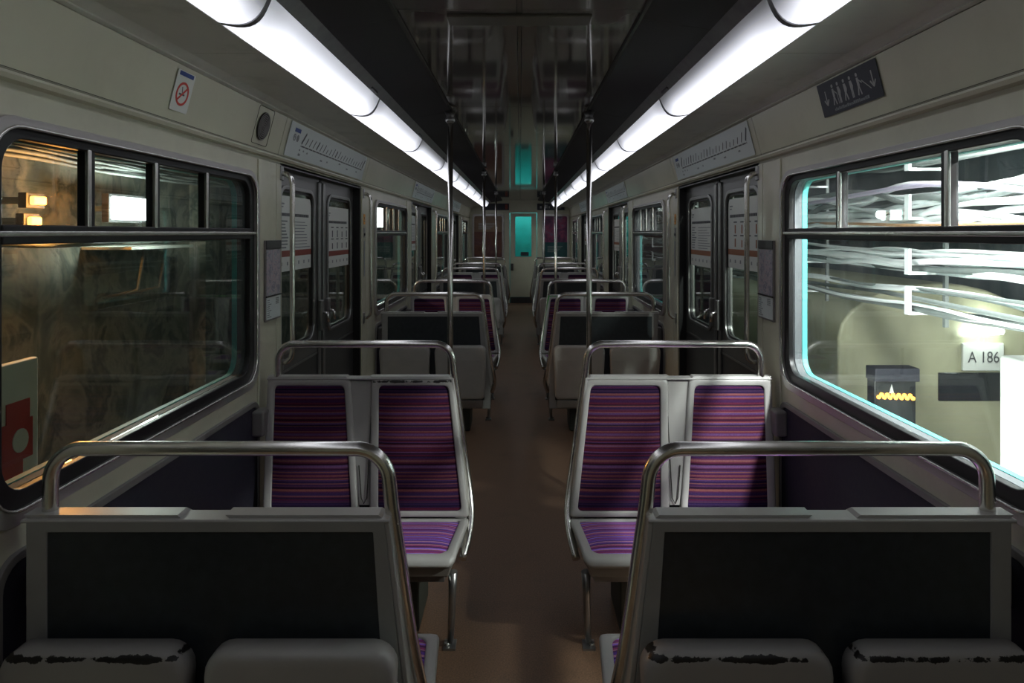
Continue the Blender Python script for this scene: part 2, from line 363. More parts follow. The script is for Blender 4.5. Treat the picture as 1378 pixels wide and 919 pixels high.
for s, side in SIDES:
    # lining
    wb = MB()
    def X(a): return s*a
    edges = []
    for c in WIN: edges.append((c-WH+.04, c+WH-.04, 'w'))
    for c in DOOR: edges.append((c-DH, c+DH, 'd'))
    edges.sort(); cur = Y0
    for a, b, k in edges:
        if a > cur: wb.box(X(XW), X(1.19), cur, a, 0, 1.94)
        if k == 'w':
            wb.box(X(XW), X(1.19), a, b, 0, .975); wb.box(X(XW), X(1.19), a, b, 1.825, 1.94)
        else:
            wb.box(X(XW), X(1.19), a, b, 1.925, 1.94)
        cur = b
    if cur < Y1: wb.box(X(XW), X(1.19), cur, Y1, 0, 1.94)
    wall = wb.build('wall_'+side, M['cream']); tagp(wall, 'cream side wall of the carriage on the %s of the aisle' % side, kind='structure')
    # outer skin (jade) around each window and between
    for c in WIN:
        O = rrect(c-.95, c+.95, .55, 2.0, .002); I = rrect(c-.695, c+.695, 1.008, 1.816, .075)
        MB().ring(O, I, lambda y, z: (X(1.203), y, z), lambda y, z: (X(1.224), y, z)).build('outer_skin', M['jade'], wall)
    # recessed moquette panel with grey piping below each window
    for c in WIN:
        O = rrect(c-.72, c+.79, .12, .872, .07); I = rrect(c-.70, c+.77, .14, .850, .055)
        MB().ring(O, I, lambda y, z: (X(1.138), y, z), lambda y, z: (X(1.152), y, z)).build('panel_piping', M['piping'], wall, bevel=.003)
        MB().extr([(X(1.143), y, z) for y, z in I], (s*.006, 0, 0)).build('side_panel', M['navy'], wall)
    # pillar covers with joints, beside each door
    for c in DOOR:
        for a, b in ((c-DH-.285, c-DH-.075), (c-DH-.068, c-DH-.004), (c+DH+.004, c+DH+.16), (c+DH+.167, c+DH+.36)):
            if b < Y0+.05: continue
            zb = .02 if abs(b-a) < .18 else .9
            MB().box(X(1.142), X(1.151), a, b, .02, 1.925).build('pillar_cover', M['cream'], wall, bevel=.003)
    # groove moulding above the windows, then cove panels
    tr = MB().prism([(X(1.155), 1.938), (X(1.128), 1.942), (X(1.122), 1.952), (X(1.134), 1.962), (X(1.155), 1.966)], Y0, Y1).build('trim_%d' % (1 if s < 0 else 2), M['cream'])
    tagp(tr, 'cream moulding running above the windows on the %s' % side, kind='structure')
    ce = empty('ceiling_cove_'+side); tagp(ce, 'sloping cream cove panels above the %s windows' % side, kind='structure')
    MB().box(X(1.15), X(1.20), Y0, Y1, 1.94, 2.30).build('cove_backing', M['seam'], ce)
    ys = []
    for c in DOOR: ys += [c-.86, c+.93]
    ys = [Y0]+[y for y in ys if Y0 < y < Y1]+[Y1]
    for a, b in zip(ys, ys[1:]):
        MB().prism([(X(1.150), 1.972), (X(1.104), 2.150), (X(1.112), 2.152), (X(1.158), 1.974)], a+.0025, b-.0025).build('cove_panel', M['cove'], ce, bevel=.002)
        MB().prism([(X(1.1505), 1.9655), (X(1.149), 1.9715), (X(1.16), 1.9715), (X(1.16), 1.9655)], a+.0025, b-.0025).build('cove_lip', M['cream_dark'], ce)
    # curved moulding from cove to side ceiling
    MB().prism([(X(1.106), 2.153), (X(1.093), 2.157), (X(1.096), 2.163), (X(1.080), 2.170), (X(1.062), 2.180), (X(1.062), 2.19), (X(1.13), 2.19), (X(1.13), 2.153)], Y0, Y1).build('cove_moulding', M['side_ceiling'], ce, smooth=False)
    # side ceiling panels
    sc_ = empty('ceiling_side_'+side); tagp(sc_, 'pale flat ceiling strip between the %s cove and the lamps' % side, kind='structure')
    MB().box(X(.834), X(1.15), Y0, Y1, 2.19, 2.20).build('ceiling_backing', M['seam'], sc_)
    yy = [Y0]+[.42+1.79*k for k in range(9) if .42+1.79*k < Y1-.3]+[Y1]
    for a, b in zip(yy, yy[1:]):
        MB().box(X(.832), X(1.068), a+.002, b-.002, 2.180, 2.19).build('ceiling_panel', M['side_ceiling'], sc_, bevel=.0015)
    # lamp trough housing, grille
    A_ = (.690, 2.259); G_ = (.649, 2.294); I_ = (.4127, 2.33)
    ho = MB().prism([(X(A_[0]), A_[1]), (X(G_[0]), G_[1]), (X(G_[0]+.01), G_[1]+.02), (X(.86), 2.33), (X(.86), 2.182), (X(.832), 2.182), (X(.832), 2.30), (X(A_[0]+.012), 2.30)], Y0, Y1).build('trim_%d' % (3 if s < 0 else 4), M['housing'])
    tagp(ho, 'grey metal trough carrying the %s lamp strip' % side, kind='structure')
    g = MB(); n = 3300; b0 = 0
    nrm = Vector((-(I_[1]-G_[1]), 0, -(G_[0]-I_[0]))).normalized()
    for i in range(n+1):
        y = Y0+(Y1-Y0)*i/n; h = .007 if i % 2 else 0
        for p in (G_, I_): g.v.append((X(p[0])+s*nrm.x*h*0, y, p[1]-h))
    for i in range(n): g.face([2*i, 2*i+1, 2*i+3, 2*i+2])
    gr = g.build('ceiling_grille_'+side, M['grille'], fix=False); tagp(gr, 'black ribbed ventilation strip along the %s edge of the middle ceiling' % side, kind='structure')
    MB().box(X(.405), X(.66), Y0, Y1, 2.338, 2.35).build('grille_backing', M['seam'], gr)
    MB().box(X(.404), X(.4155), Y0, Y1, 2.322, 2.345).build('grille_edge', M['seam'], gr)
    for k in range(9):
        y = .52+1.79*k
        MB().prism([(X(G_[0]), G_[1]-.006), (X(I_[0]), I_[1]-.006), (X(I_[0]), I_[1]), (X(G_[0]), G_[1])], y, y+.006).build('grille_joint', M['seam'], gr)

# middle ceiling panels
cl = empty('ceiling'); tagp(cl, 'glossy dark brown middle ceiling mirroring the carriage', kind='structure')
MB().box(-.66, .66, Y0, Y1, 2.352, 2.37).build('ceiling_backing', M['seam'], cl)
yy = [Y0, .45, 2.24, 3.97, 5.73, 7.5, 9.27, 11.04, 12.8, Y1]
for a, b in zip(yy, yy[1:]):
    for x0, x1 in ((-.405, -.009), (.009, .405)):
        MB().box(x0, x1, a+.002, b-.002, 2.333, 2.35).build('ceiling_panel', M['ceiling'], cl, bevel=.001)
MB().box(-.0065, .0065, Y0, Y1, 2.336, 2.35).build('centre_strip', M['ceiling'], cl)
MB().box(-.245, .245, 2.285, 2.385, 2.322, 2.333).build('hatch_bar', M['ceiling_trim'], cl, bevel=.003)

# end walls
def end_wall(y, d, nm):
    e = MB()
    xa, xb = (-.235, .385) if nm == 'far' else (-.31, .31)
    e.box(-1.2, xa, y, y+d, 0, 2.40); e.box(xb, 1.2, y, y+d, 0, 2.40); e.box(xa, xb, y, y+d, 2.05, 2.40)
    o = e.build('wall_'+nm, M['cream']); tagp(o, 'cream end wall at the %s end of the carriage' % nm, kind='structure'); return o
wf = end_wall(15.5, .06, 'far')
MB().box(-1.2, 1.2, Y0-.06, Y0, 0, 2.40).build('wall_back', M['cream']); tagp(bpy.data.objects['wall_back'], 'cream wall behind the viewpoint', kind='structure')
# far gangway door
gd = empty('door_9', (0.075, 15.5, 0)); tagp(gd, 'narrow cream gangway door with a turquoise window in the far end wall', kind='structure')
O = rrect(-.30, .30, .14, 2.045, .004); I = rrect(-.185, .185, 1.055, 1.965, .02)
MB().ring(O, I, lambda x, z: (x, .0, z), lambda x, z: (x, .04, z)).build('door_leaf', M['cream'], gd, bevel=.003)
MB().ring(rrect(-.197, .197, 1.043, 1.977, .025), rrect(-.183, .183, 1.057, 1.963, .02), lambda x, z: (x, -.008, z), lambda x, z: (x, .006, z)).build('window_trim', M['winframe'], gd)
MB().box(-.185, .185, .018, .024, 1.055, 1.965).build('pane', M['doorglass'], gd)
MB().box(-.30, .30, -.005, .04, .0, .135).build('kick_plate', M['leafdark'], gd)
MB().box(-.285, -.225, -.035, 0, .74, .90).build('door_latch', M['leafdark'], gd, bevel=.006)
MB().box(-.06, .12, .010, .017, 1.07, 1.16).build('window_sticker', M['slate'], gd)
# turquoise end of the next carriage, brightened by an added, unseen area lamp
tealw = MB().box(-1.2, 1.2, 16.35, 16.42, -.9, 2.5).box(-1.2, -1.14, 15.58, 16.35, -.9, 2.5).box(1.14, 1.2, 15.58, 16.35, -.9, 2.5).build('neighbouring_carriage_end', M['teal'])
tagp(tealw, 'turquoise end of the coupled carriage seen through the gangway door window', 'carriage')
lamp('gangway_fill_light', 'AREA', (.08, 15.72, 2.25), 9, (.9, 1, .98), .9, .2, aim=(.08, 16.35, 1.3))
MB().box(-1.2, 1.2, 15.56, 16.4, 2.42, 2.5).build('gangway_roof', M['leafdark'], tealw)

# ------------------------------------------------------------------ windows
def window(idx, s, c):
    near = idx in (1, 5)
    r = empty('window_%d' % idx, (s*XW, c, 0)); sd = 'left' if s < 0 else 'right'
    word = ['nearest', 'second', 'third', 'farthest'][(idx-1) % 4]
    tagp(r, '%s %s-hand carriage window with sliding upper panes and rounded steel frame' % (word, sd), kind='structure')
    f = lambda a: (lambda y, z: (s*a, y, z))
    O = rrect(-WH, WH, .935, 1.865, .11); Mi = rrect(-.742, .742, .967, 1.842, .095); G = rrect(-.695, .695, 1.008, 1.816, .075)
    MB().ring(O, Mi, f(-.016), f(.012)).build('window_frame', M['winframe'], r, bevel=.004)
    MB().tube([(s*-.017, y, z) for y, z in Mi], .0045, 8, closed=True).build('frame_lip', M['chrome'], r)
    MB().ring(Mi, G, f(-.006), f(.018)).build('gasket', M['rubber'], r, bevel=.004)
    MB().ring(rrect(-.75, .75, .96, 1.85, .01), rrect(-.697, .697, 1.006, 1.818, .075), f(.022), f(.052)).build('window_reveal', M['reveal'], r)
    gm = M['glass_r'] if s > 0 else M['glass']
    lowl = [p for p in G if p[1] <= 1.60]
    lowl = [(-.695, 1.59)]+[p for p in lowl if p[1] < 1.58]+[(.695, 1.59)]
    MB().extr([(s*.0145, y, z) for y, z in lowl], (s*.005, 0, 0)).build('pane', gm, r)
    MB().box(s*-.010, s*.03, -.70, .70, 1.573, 1.618).build('transom', M['rubber'], r, bevel=.004)
    MB().box(s*-.016, s*-.006, -.735, .735, 1.590, 1.604).build('transom_strip', M['chrome'], r, bevel=.003)
    div = [-.383, -.05, .30] if s < 0 else [-.373, .245]
    if not near: div = [-.25, .05, .33]
    xs = [-.70]+div+[.70]
    for a, b in zip(xs, xs[1:]):
        pl = rrect(a+.012, b-.012, 1.618, 1.818, .03, 4)
        off = .012 if (xs.index(a) % 2) else .018
        MB().extr([(s*off, y, z) for y, z in pl], (s*.005, 0, 0)).build('upper_pane', gm, r)
    for d in div:
        MB().box(s*-.002, s*.03, d-.003, d+.024, 1.612, 1.822).build('pane_stile', M['rubber'], r, bevel=.002)
        MB().box(s*-.010, s*.0, d-.018, d-.002, 1.614, 1.820).build('stile_strip', M['chrome'], r, bevel=.002)
for i, c in enumerate(WIN):
    window(1+i, -1, c); window(5+i, 1, c)

# ------------------------------------------------------------------ doors
def door(idx, s, c):
    r = empty('door_%d' % idx, (s*XW, c, 0)); sd = 'left' if s < 0 else 'right'
    k = (idx-1) % 4
    word = ['beside the viewpoint', 'first in view', 'second in view', 'third in view'][k]
    tagp(r, 'steel double sliding door of the %s wall, %s' % (sd, word), kind='structure')
    f = lambda a: (lambda y, z: (s*a, y, z))
    for a, b, sgn in ((-DH, -.02, -1), (.02, DH, 1)):
        wa, wb_ = (a+.13, b-.13) if sgn < 0 else (a+.13, b-.12)
        O = rrect(a, b, .90, 1.93, .003); I = rrect(wa, wb_, 1.0, 1.82, .075)
        leaf = MB().ring(O, I, f(.05), f(.085)).build('door_leaf', M['leaf'], r, bevel=.004)
        MB().ring(rrect(wa-.022, wb_+.022, .978, 1.842, .09), rrect(wa, wb_, 1.0, 1.82, .075), f(.040), f(.055)).build('pane_frame', M['steel'], leaf, bevel=.004)
        MB().ring(rrect(wa, wb_, 1.0, 1.82, .075), rrect(wa+.012, wb_-.012, 1.012, 1.808, .065), f(.052), f(.07)).build('pane_gasket', M['rubber'], leaf)
        MB().extr([(s*.06, y, z) for y, z in rrect(wa+.010, wb_-.010, 1.010, 1.810, .066)], (s*.005, 0, 0)).build('pane', M['doorglass'], leaf)
        MB().box(s*.05, s*.085, a, b, .02, .90).build('lower_panel', M['leafdark'], leaf)
        MB().box(s*.046, s*.052, a+.04, b-.04, .885, .897).build('panel_bead', M['steel'], leaf)
        e = b if sgn < 0 else a
        MB().box(s*.036, s*.052, e-.045 if sgn < 0 else e+.005, e-.005 if sgn < 0 else e+.045, .06, 1.90).build('edge_post', M['steel'], leaf, bevel=.006)
        # latch lever
        yy_ = e-.04 if sgn < 0 else e+.06
        MB().box(s*.015, s*.04, yy_-.02, yy_+.02, 1.02, 1.20).build('door_latch', M['steel'], leaf, bevel=.006)
        MB().tube([(s*.02, yy_, 1.13), (s*-.01, yy_, 1.12), (s*-.015, yy_+.0, 1.07)], .009, 8).build('latch_lever', M['chrome'], leaf)
    MB().box(s*.045, s*.08, -.018, .018, .02, 1.93).build('centre_seal', M['rubber'], r)
    MB().box(s*.0, s*.09, DH-.028, DH+.0, .0, 1.925).build('door_jamb', M['rubber'], r)
    MB().box(s*.0, s*.09, -DH, -DH+.02, .0, 1.925).build('door_jamb', M['steel'], r)
    MB().box(s*.0, s*.09, -DH, DH, 1.918, 1.935).build('door_header', M['leafdark'], r)
    MB().box(s*-.0, s*.09, -DH, DH, -.01, .006).build('door_sill', M['steel'], r)
    return r
for i, c in enumerate(DOOR):
    door(1+i, -1, c); door(5+i, 1, c)

# grab rails at the door posts
def grab(s, y, label, grp='grab rails on the door posts'):
    o = MB()
    pts = [(1.148, 1.885), (1.115, 1.88), (1.096, 1.86), (1.09, 1.83), (1.09, 1.5), (1.09, 1.1), (1.09, 1.03), (1.096, 1.0), (1.115, .98), (1.148, .975)]
    o.tube([(s*x-s*XW, 0, z) for x, z in pts], .0125, 12)
    b = o.build('grab_rail', M['chrome']); b.location = (s*XW, y, 0)
    MB().box(s*-.014, 0, -.02, .02, .935, 1.015).build('bracket', M['steel'], b, bevel=.004)
    MB().box(s*-.014, 0, -.02, .02, 1.85, 1.92).build('bracket', M['steel'], b, bevel=.004)
    tagp(b, label, 'grab rail', grp)
ordn = ['first', 'second', 'third']
for s, side in SIDES:
    for k, c in enumerate(DOOR[1:]):
        grab(s, c-DH-.005, 'vertical steel grab rail on the near post of the %s %s door in view' % (ordn[k], side))
        grab(s, c+DH+.05, 'vertical steel grab rail on the far post of the %s %s door in view' % (ordn[k], side))

# ------------------------------------------------------------------ ceiling lamps
DEV = diffuser('lamp_cover_even', .42, 2.0)
DLO = diffuser('lamp_cover_low_tube', .07, 1.9)
DMI = diffuser('lamp_cover_middling', .25, 1.9)
look = {-1: [DEV, DLO, DEV, DEV, DLO, DEV, DMI, DEV, DEV, DLO, DEV], 1: [DEV, DLO, DLO, DEV, DEV, DMI, DEV, DLO, DEV, DMI, DEV]}
num = ['nearest', 'second', 'third', 'fourth', 'fifth', 'sixth', 'seventh', 'eighth', 'ninth', 'tenth']
for s, side in SIDES:
    for k in range(11):
        a = -1.04+1.47*k; b = a+1.47
        if b > 15.2: break
        g = MB(); na = 10; ny = 12
        Bp = Vector((.830, 2.181)); Ap = Vector((.690, 2.259)); ch = Ap-Bp
        nr = Vector((-.49, -.87)).normalized()
        uv = []
        for j in range(ny+1):
            y = a+.012+(1.47-.024)*j/ny - (a+.735)
            for i in range(na+1):
                t = i/na; p = Bp+ch*t+nr*(.040*math.sin(PI*t)); g.v.append((s*(p.x-.76), y, p.y)); uv.append((j/ny, t))
        for j in range(ny):
            for i in range(na): q = j*(na+1)+i; g.face([q, q+1, q+na+2, q+na+1], True)
        me_o = g.build('lamp_cover', look[s][k], None, fix=False)
        ul = me_o.data.uv_layers.new(name='UVMap')
        for lp in me_o.data.loops: ul.data[lp.index].uv = uv[lp.vertex_index]
        root = empty('ceiling_lamp', (s*.76, a+.735, 0)); me_o.parent = root
        if k == 0: lab = 'fluorescent ceiling lamp above the viewpoint on the %s lamp strip' % side
        else: lab = '%s fluorescent lamp in view along the %s lamp strip' % (num[k-1], side)
        tagp(root, lab, 'ceiling lamp', 'fluorescent lamps of the %s strip' % side)
        # joint band
        jb = MB(); pr = []
        for i in range(na+1):
            t = i/na; p = Bp+ch*t+nr*(.044*math.sin(PI*t)); pr.append((s*(p.x-.76), p.y))
        pr2 = [(x, z+.012) for x, z in pr][::-1]
        jb.prism(pr+pr2, .735-.014, .735+.010).build('joint_band', M['housing'], root)
        jb = MB(); 
        MB().box(s*-.085, s*-.0705, .50, .62, 2.262, 2.281).build('clip_plate', M['leafdark'], root, bevel=.003)

# ------------------------------------------------------------------ poles
def pole(s, y, lab):
    r = empty('grab_pole', (s*.412, y, 0)); tagp(r, lab, 'pole', 'vertical poles beside the aisle')
    MB().tube([(0, 0, .012), (0, 0, 2.31)], .0165, 16).build('pole_tube', M['chrome'], r)
    MB().tube([(0, 0, 2.25), (0, 0, 2.262), (0, 0, 2.275), (0, 0, 2.29), (0, 0, 2.315)], [.019, .028, .028, .022, .034], 16).build('ceiling_collar', M['steel'], r)
    MB().tube([(0, 0, 0), (0, 0, .012), (0, 0, .03)], [.045, .042, .02], 16).build('floor_flange', M['steel'], r)
for s, side in SIDES:
    for k, y in enumerate((4.05, 7.85, 11.75)):
        pole(s, y, '%s upright steel pole %s of the aisle' % (['nearest', 'middle', 'farthest'][k], side))

# ------------------------------------------------------------------ benches
def rows(t0, t1, fa, fb, r, n=8, k=5, r0=None):
    """rounded quad outline as rows (t, a, b)"""
    r0 = r if r0 is None else r0
    ts = []
    for i in range(k):
        ph = PI/2*i/k; ts.append((t0+r0*(1-math.cos(ph)), r0*(1-math.sin(ph))))
    for i in range(n+1):
        ts.append((t0+r0+(t1-r-t0-r0)*i/n, 0))
    for i in range(1, k+1):
        ph = PI/2*i/k; ts.append((t1-r+r*math.sin(ph), r*(1-math.cos(ph))))
    return [(t, fa(t)+ins, fb(t)-ins) for t, ins in ts]
def lin(a, b, t0, t1):
    return lambda t: a+(b-a)*(t-t0)/(t1-t0)
def shell(P, O, I, thick, recess):
    """moulded shell: rim between outlines O and I, recessed middle, side walls, back"""
    g = MB(); n = len(O)
    def put(R, h): 
        b = len(g.v)
        for t, a, c in R: g.v.append(P(a, t, h)); g.v.append(P(c, t, h))
        return b
    def strip(b1, b2):
        for i in range(n-1):
            g.face([b1+2*i, b1+2*i+2, b2+2*i+2, b2+2*i], True); g.face([b1+2*i+1, b2+2*i+1, b2+2*i+3, b1+2*i+3], True)
        g.face([b1, b2, b2+1, b1+1], True); g.face([b1+2*n-2, b1+2*n-1, b2+2*n-1, b2+2*n-2], True)
    def grow(R, d):
        tm = (R[0][0]+R[-1][0])/2; hh = (R[-1][0]-R[0][0])/2
        return [(tm+(t-tm)*(1-d/hh), a+d, c-d) for t, a, c in R]
    o_b = put(O, -thick); o_m = put(O, -.010); o_f = put(grow(O, .004), -.002); o_g = put(grow(O, .010), 0)
    i_f = put(grow(I, -.004), 0); i_m = put(I, -.003); i_b = put(I, -recess)
    strip(o_b, o_m); strip(o_m, o_f); strip(o_f, o_g); strip(o_g, i_f); strip(i_f, i_m); strip(i_m, i_b)
    for i in range(n-1):
        g.face([i_b+2*i, i_b+2*i+1, i_b+2*i+3, i_b+2*i+2]); g.face([o_b+2*i, o_b+2*i+2, o_b+2*i+3, o_b+2*i+1])
    return g
def pad(P, R, h0, bulge, m=10):
    g = MB(); n = len(R); t0, t1 = R[0][0], R[-1][0]
    for t, a, c in R:
        q = 1-abs(2*(t-t0)/(t1-t0)-1)**5
        for j in range(m+1):
            sx = j/m; e = 1-abs(2*sx-1)**5
            g.v.append(P(a+(c-a)*sx, t, h0+bulge*q*e))
    for i in range(n-1):
        for j in range(m): k = i*(m+1)+j; g.face([k, k+1, k+m+2, k+m+1], True)
    return g

def vfront(z):
    q = max(0, (.955-z)/.56); return .020+.115*q**1.35+.012*math.sin(PI*min(1, q))
def bench_proto(m, worn_flags, green=False, chipped=False):
    """u: distance from the aisle centre, v: towards the seat front, z: up; m=+1 right-hand bench facing the camera, m=-1 its mirror twin"""
    UC = .66
    def W(u, v, z): return (m*(u-UC), -v, z)
    Pb = lambda u, z, h: W(u, vfront(z)+h, z)
    zs = lambda v: .385+.018*min(1, max(0, (v-.10)/.3))-.03*max(0, (v-.46)/.06)**2 if v > .10 else .385
    Ps = lambda u, v, h: W(u, v, zs(v)+h)
    root = empty('bench')
    defs = [((.215, .290), (.636, .655)), ((.682, .746), (1.090, 1.112))]
    for k, ((a0, a1), (b0, b1)) in enumerate(defs):
        O = rows(.394, .957, lin(a0, a1, .40, .957), lin(b0, b1, .40, .957), .022, r0=.012)
        I = rows(.418, .928, lin(a0+.030, a1+.024, .418, .928), lin(b0-.036, b1-.036, .418, .928), .022)
        bk = shell(Pb, O, I, .030, .010).build('backrest', M['shell_worn_top' if chipped and k == 0 else 'shell'], root)
        if chipped and k == 0: tagp(bk, 'seat back whose top rim is chipped down to black')
        pad(Pb, I, -.009, .010).build('back_upholstery', M['fab_shaded'], bk)
        # seat pan
        c0, c1 = (.215, .240) if k == 0 else (.680, .70)
        d0, d1 = (.655, .640) if k == 0 else (1.10, 1.085)
        sh = .43 if True else 0
        O = rows(.105, .505, lin(c0, c1, .105, .505), lin(d0, d1, .105, .505), .032, r0=.012)
        I = rows(.140, .468, lin(c0+.036, c1+.034, .14, .468), lin(d0-.036, d1-.034, .14, .468), .035, r0=.02)
        sp = shell(Ps, O, I, .024, .008).build('seat_pan', M['shell'], root)
        pad(Ps, I, -.007, .012).build('seat_upholstery', M['fab_lit'], sp)
        # folding seat stored against the back
        e0, e1 = (.262, .672) if k == 0 else (.704, 1.108)
        tq = 'shell_worn' if worn_flags[k] else 'shell'
        Pf = lambda u, z, h: W(u, -.056-.045*min(1, (z-.2)/.4)-h, z)
        O = rows(.280, .712, lin(e0+.02, e0, .28, .7), lin(e1-.02, e1, .28, .7), .055, r0=.03)
        g = MB(); n = len(O)
        Rs = []
        for d, h in ((0, -.035), (0, .004), (.003, .012), (.009, .018), (.017, .0205), (.03, .021)):
            tm = .496; hh = .216
            Rs.append(([(tm+(t-tm)*(1-d/hh), a+d, c-d) for t, a, c in O], h))
        bs = []
        for R, h in Rs:
            bs.append(len(g.v))
            for t, a, c in R: g.v.append(Pf(a, t, h)); g.v.append(Pf(c, t, h))
        for b1_, b2_ in zip(bs, bs[1:]):
            for i in range(n-1):
                g.face([b1_+2*i, b1_+2*i+2, b2_+2*i+2, b2_+2*i], True); g.face([b1_+2*i+1, b2_+2*i+1, b2_+2*i+3, b1_+2*i+3], True)
            g.face([b1_, b2_, b2_+1, b1_+1], True); g.face([b1_+2*n-2, b1_+2*n-1, b2_+2*n-1, b2_+2*n-2], True)
        for i in range(n-1):
            q = bs[-1]; g.face([q+2*i, q+2*i+1, q+2*i+3, q+2*i+2], False); q = bs[0]; g.face([q+2*i, q+2*i+2, q+2*i+3, q+2*i+1], True)
        fs = g.build('folding_seat', M[tq], root)
        if worn_flags[k]: tagp(fs, 'folded grey seat shell with black rubbed patches on its top edge')
        MB().box(m*(e0+.03-UC), m*(e1-.03-UC), .045, .075, .215, .275).build('seat_hinge', M['steel'], fs, bevel=.004)
    # centre panel between the two backs
    g = MB(); L_ = []; R_ = []
    for i in range(9):
        z = .44+.505*i/8; t = i/8
        L_.append((.646+.016*t, z)); R_.append((.676+.078*t, z))
    for i in range(9):
        g.v.append(W(L_[i][0]-.006, vfront(L_[i][1])-.014, L_[i][1])); g.v.append(W(R_[i][0]+.006, vfront(R_[i][1])-.014, R_[i][1]))
        g.v.append(W(L_[i][0]-.006, vfront(L_[i][1])-.030, L_[i][1])); g.v.append(W(R_[i][0]+.006, vfront(R_[i][1])-.030, R_[i][1]))
    for i in range(8):
        q = 4*i; g.face([q, q+1, q+5, q+4]); g.face([q+2, q+6, q+7, q+3]); g.face([q, q+4, q+6, q+2]); g.face([q+1, q+3, q+7, q+5])
    g.face([0, 2, 3, 1]); g.face([32, 33, 35, 34])
    cp = g.build('centre_panel', M['shell'], root)
    MB().tube([W(.646, vfront(.80)-.006, .80), W(.648, vfront(.6)-.006, .6), W(.650, vfront(.47)-.006, .47), W(.662, vfront(.448)-.006, .448), W(.674, vfront(.47)-.006, .47), W(.690, vfront(.6)-.006, .6)], .0025, 6).build('slot_gap', M['seam'], cp)
    # rear board with grey frame and dark panel
    def fr(z): return .292+(.235-.292)*(.957-z)/(.957-.38)
    def vb(z): return -.035
    g = MB()
    out = [(fr(.957)+.008, .957), (1.098, .957), (1.098, .20), (fr(.38), .20), (fr(.38), .38)]
    inn = [(fr(.93)+.036, .932), (1.052, .932), (1.052, .27), (fr(.38)+.046, .27), (fr(.7)+.044, .70)]
    g.ring(out, inn, lambda u, z: W(u, -.040, z), lambda u, z: W(u, -.012, z))
    g.build('rear_frame', M['panelframe'], root, bevel=.003)
    MB().extr([W(u, -.036, z) for u, z in inn], (0, -.006*-1, 0) if False else (0, -.010, 0)).build('rear_panel', M['darkpanel'], root)
    # moulded cap over the top of the backs
    c0, c1 = fr(.957)-.004, 1.112
    MB().box(m*(c0-UC), m*(c1-UC), -.020, .040, .951, .960).build('top_cap', M['green'] if green else M['shell'], root, bevel=.004)
    for a, b in ((.305, .648), (.756, 1.100)):
        MB().extr([W(a, .02, .959), W(a+.0, -.03, .959), W(a+.010, -.03, .967), W(a+.010, .014, .967)], (m*(b-a-.0), 0, 0)).build('cap_rib', M['shell'], root)
    # side cheek
    MB().extr([W(fr(.957)-.003, -.038, .957), W(fr(.957)-.003, .020, .957), W(.236, vfront(.55)-.03, .55), W(.216, .10, .40), W(.222, -.038, .38)], (m*.012, 0, 0)).build('side_cheek', M['green'] if green else M['shell'], root, bevel=.003)
    # rail
    rr = .0165; pts = [(1.070, 0, .955), (1.070, 0, 1.035)]
    for i in range(1, 7): a = PI/2*i/6; pts.append((1.070-.072*(1-math.cos(a)), 0, 1.035+.072*math.sin(a)))
    for i in range(0, 7): a = PI/2*i/6; pts.append((.372-.076*math.sin(a), 0, 1.107-.076*(1-math.cos(a))))
    pts += [(.290, 0, .97), (.276, .0, .88), (.256, .006, .72), (.236, .02, .58), (.214, .055, .46), (.205, .10, .39), (.212, .17, .33), (.232, .24, .27)]
    # round off the polyline
    sm = [Vector(p) for p in pts]
    for _ in range(1):
        q = [sm[0]]
        for a, b in zip(sm, sm[1:]): q += [a.lerp(b, .25), a.lerp(b, .75)]
        q.append(sm[-1]); sm = q
    MB().tube([W(*p) for p in sm], rr, 14).build('hand_rail', M['chrome'], root)
    # under-tray, leg, wall bracket, heater
    for (a0, a1), (b0, b1) in (((.222, .246), (.650, .634)), ((.686, .706), (1.094, 1.080))):
        g = MB()
        for z, iu, iv in ((.366, 0, 0), (.300, .020, .028)):
            for u, v in ((a0+iu, .112), (a1+iu, .496-iv), (b1-iu, .496-iv), (b0-iu, .112)): g.v.append(W(u, v, z+.012*(v > .3)))
        for q in ((3, 2, 1, 0), (4, 5, 6, 7), (0, 1, 5, 4), (1, 2, 6, 5), (2, 3, 7, 6), (3, 0, 4, 7)): g.face(q)
        g.build('under_shell', M['tray'], root, bevel=.006)
    MB().extr([W(.262, .16, .302), W(.285, .44, .310), W(1.06, .44, .310), W(1.08, .16, .302)], (0, 0, -.03)).build('seat_frame', M['steel'], root)
    lg = MB().tube([W(.255, .40, .30), W(.258, .395, .2), W(.262, .385, .1), W(.268, .370, .012)], [.018, .014, .014, .012], 8).build('leg', M['steel'], root)
    MB().extr([W(.245, .345, 0), W(.245, .41, 0), W(.292, .41, 0), W(.292, .345, 0)], (0, 0, .008)).build('foot_plate', M['steel'], lg)
    MB().tube([W(.280, .385, .006), W(.280, .385, .018)], .011, 6).build('foot_bolt', M['chrome'], lg)
    MB().extr([W(1.092, .02, .725), W(1.148, .02, .725), W(1.148, .02, .835), W(1.092, .02, .835)], (0, -.085, 0)).build('wall_bracket', M['piping'], root, bevel=.012)
    MB().extr([W(.40, .02, .004), W(1.13, .02, .004), W(1.13, .30, .004), W(.40, .30, .004)], (0, 0, .21)).build('heater_box', M['heater'], root, bevel=.01)
    return root
ROWS = [(1.56, 'a'), (3.02, 'f'), (5.47, 'a'), (6.95, 'f'), (9.40, 'a'), (10.88, 'f'), (13.33, 'a')]
names = ['nearest bench %s of the aisle, two folded seats on its dark back',
         'second-row bench %s of the aisle, its purple striped seat backs facing the viewer',
         'third-row bench %s of the aisle, seen from behind above the second-row rail',
         'fourth-row bench %s of the aisle, backs facing the viewer past the third-row rail',
         'fifth-row bench %s of the aisle, turned away toward the far end',
         'sixth-row bench %s of the aisle, facing the viewer near the far end',
         'farthest bench %s of the aisle, last one before the end wall']
protos = {}
used = set()
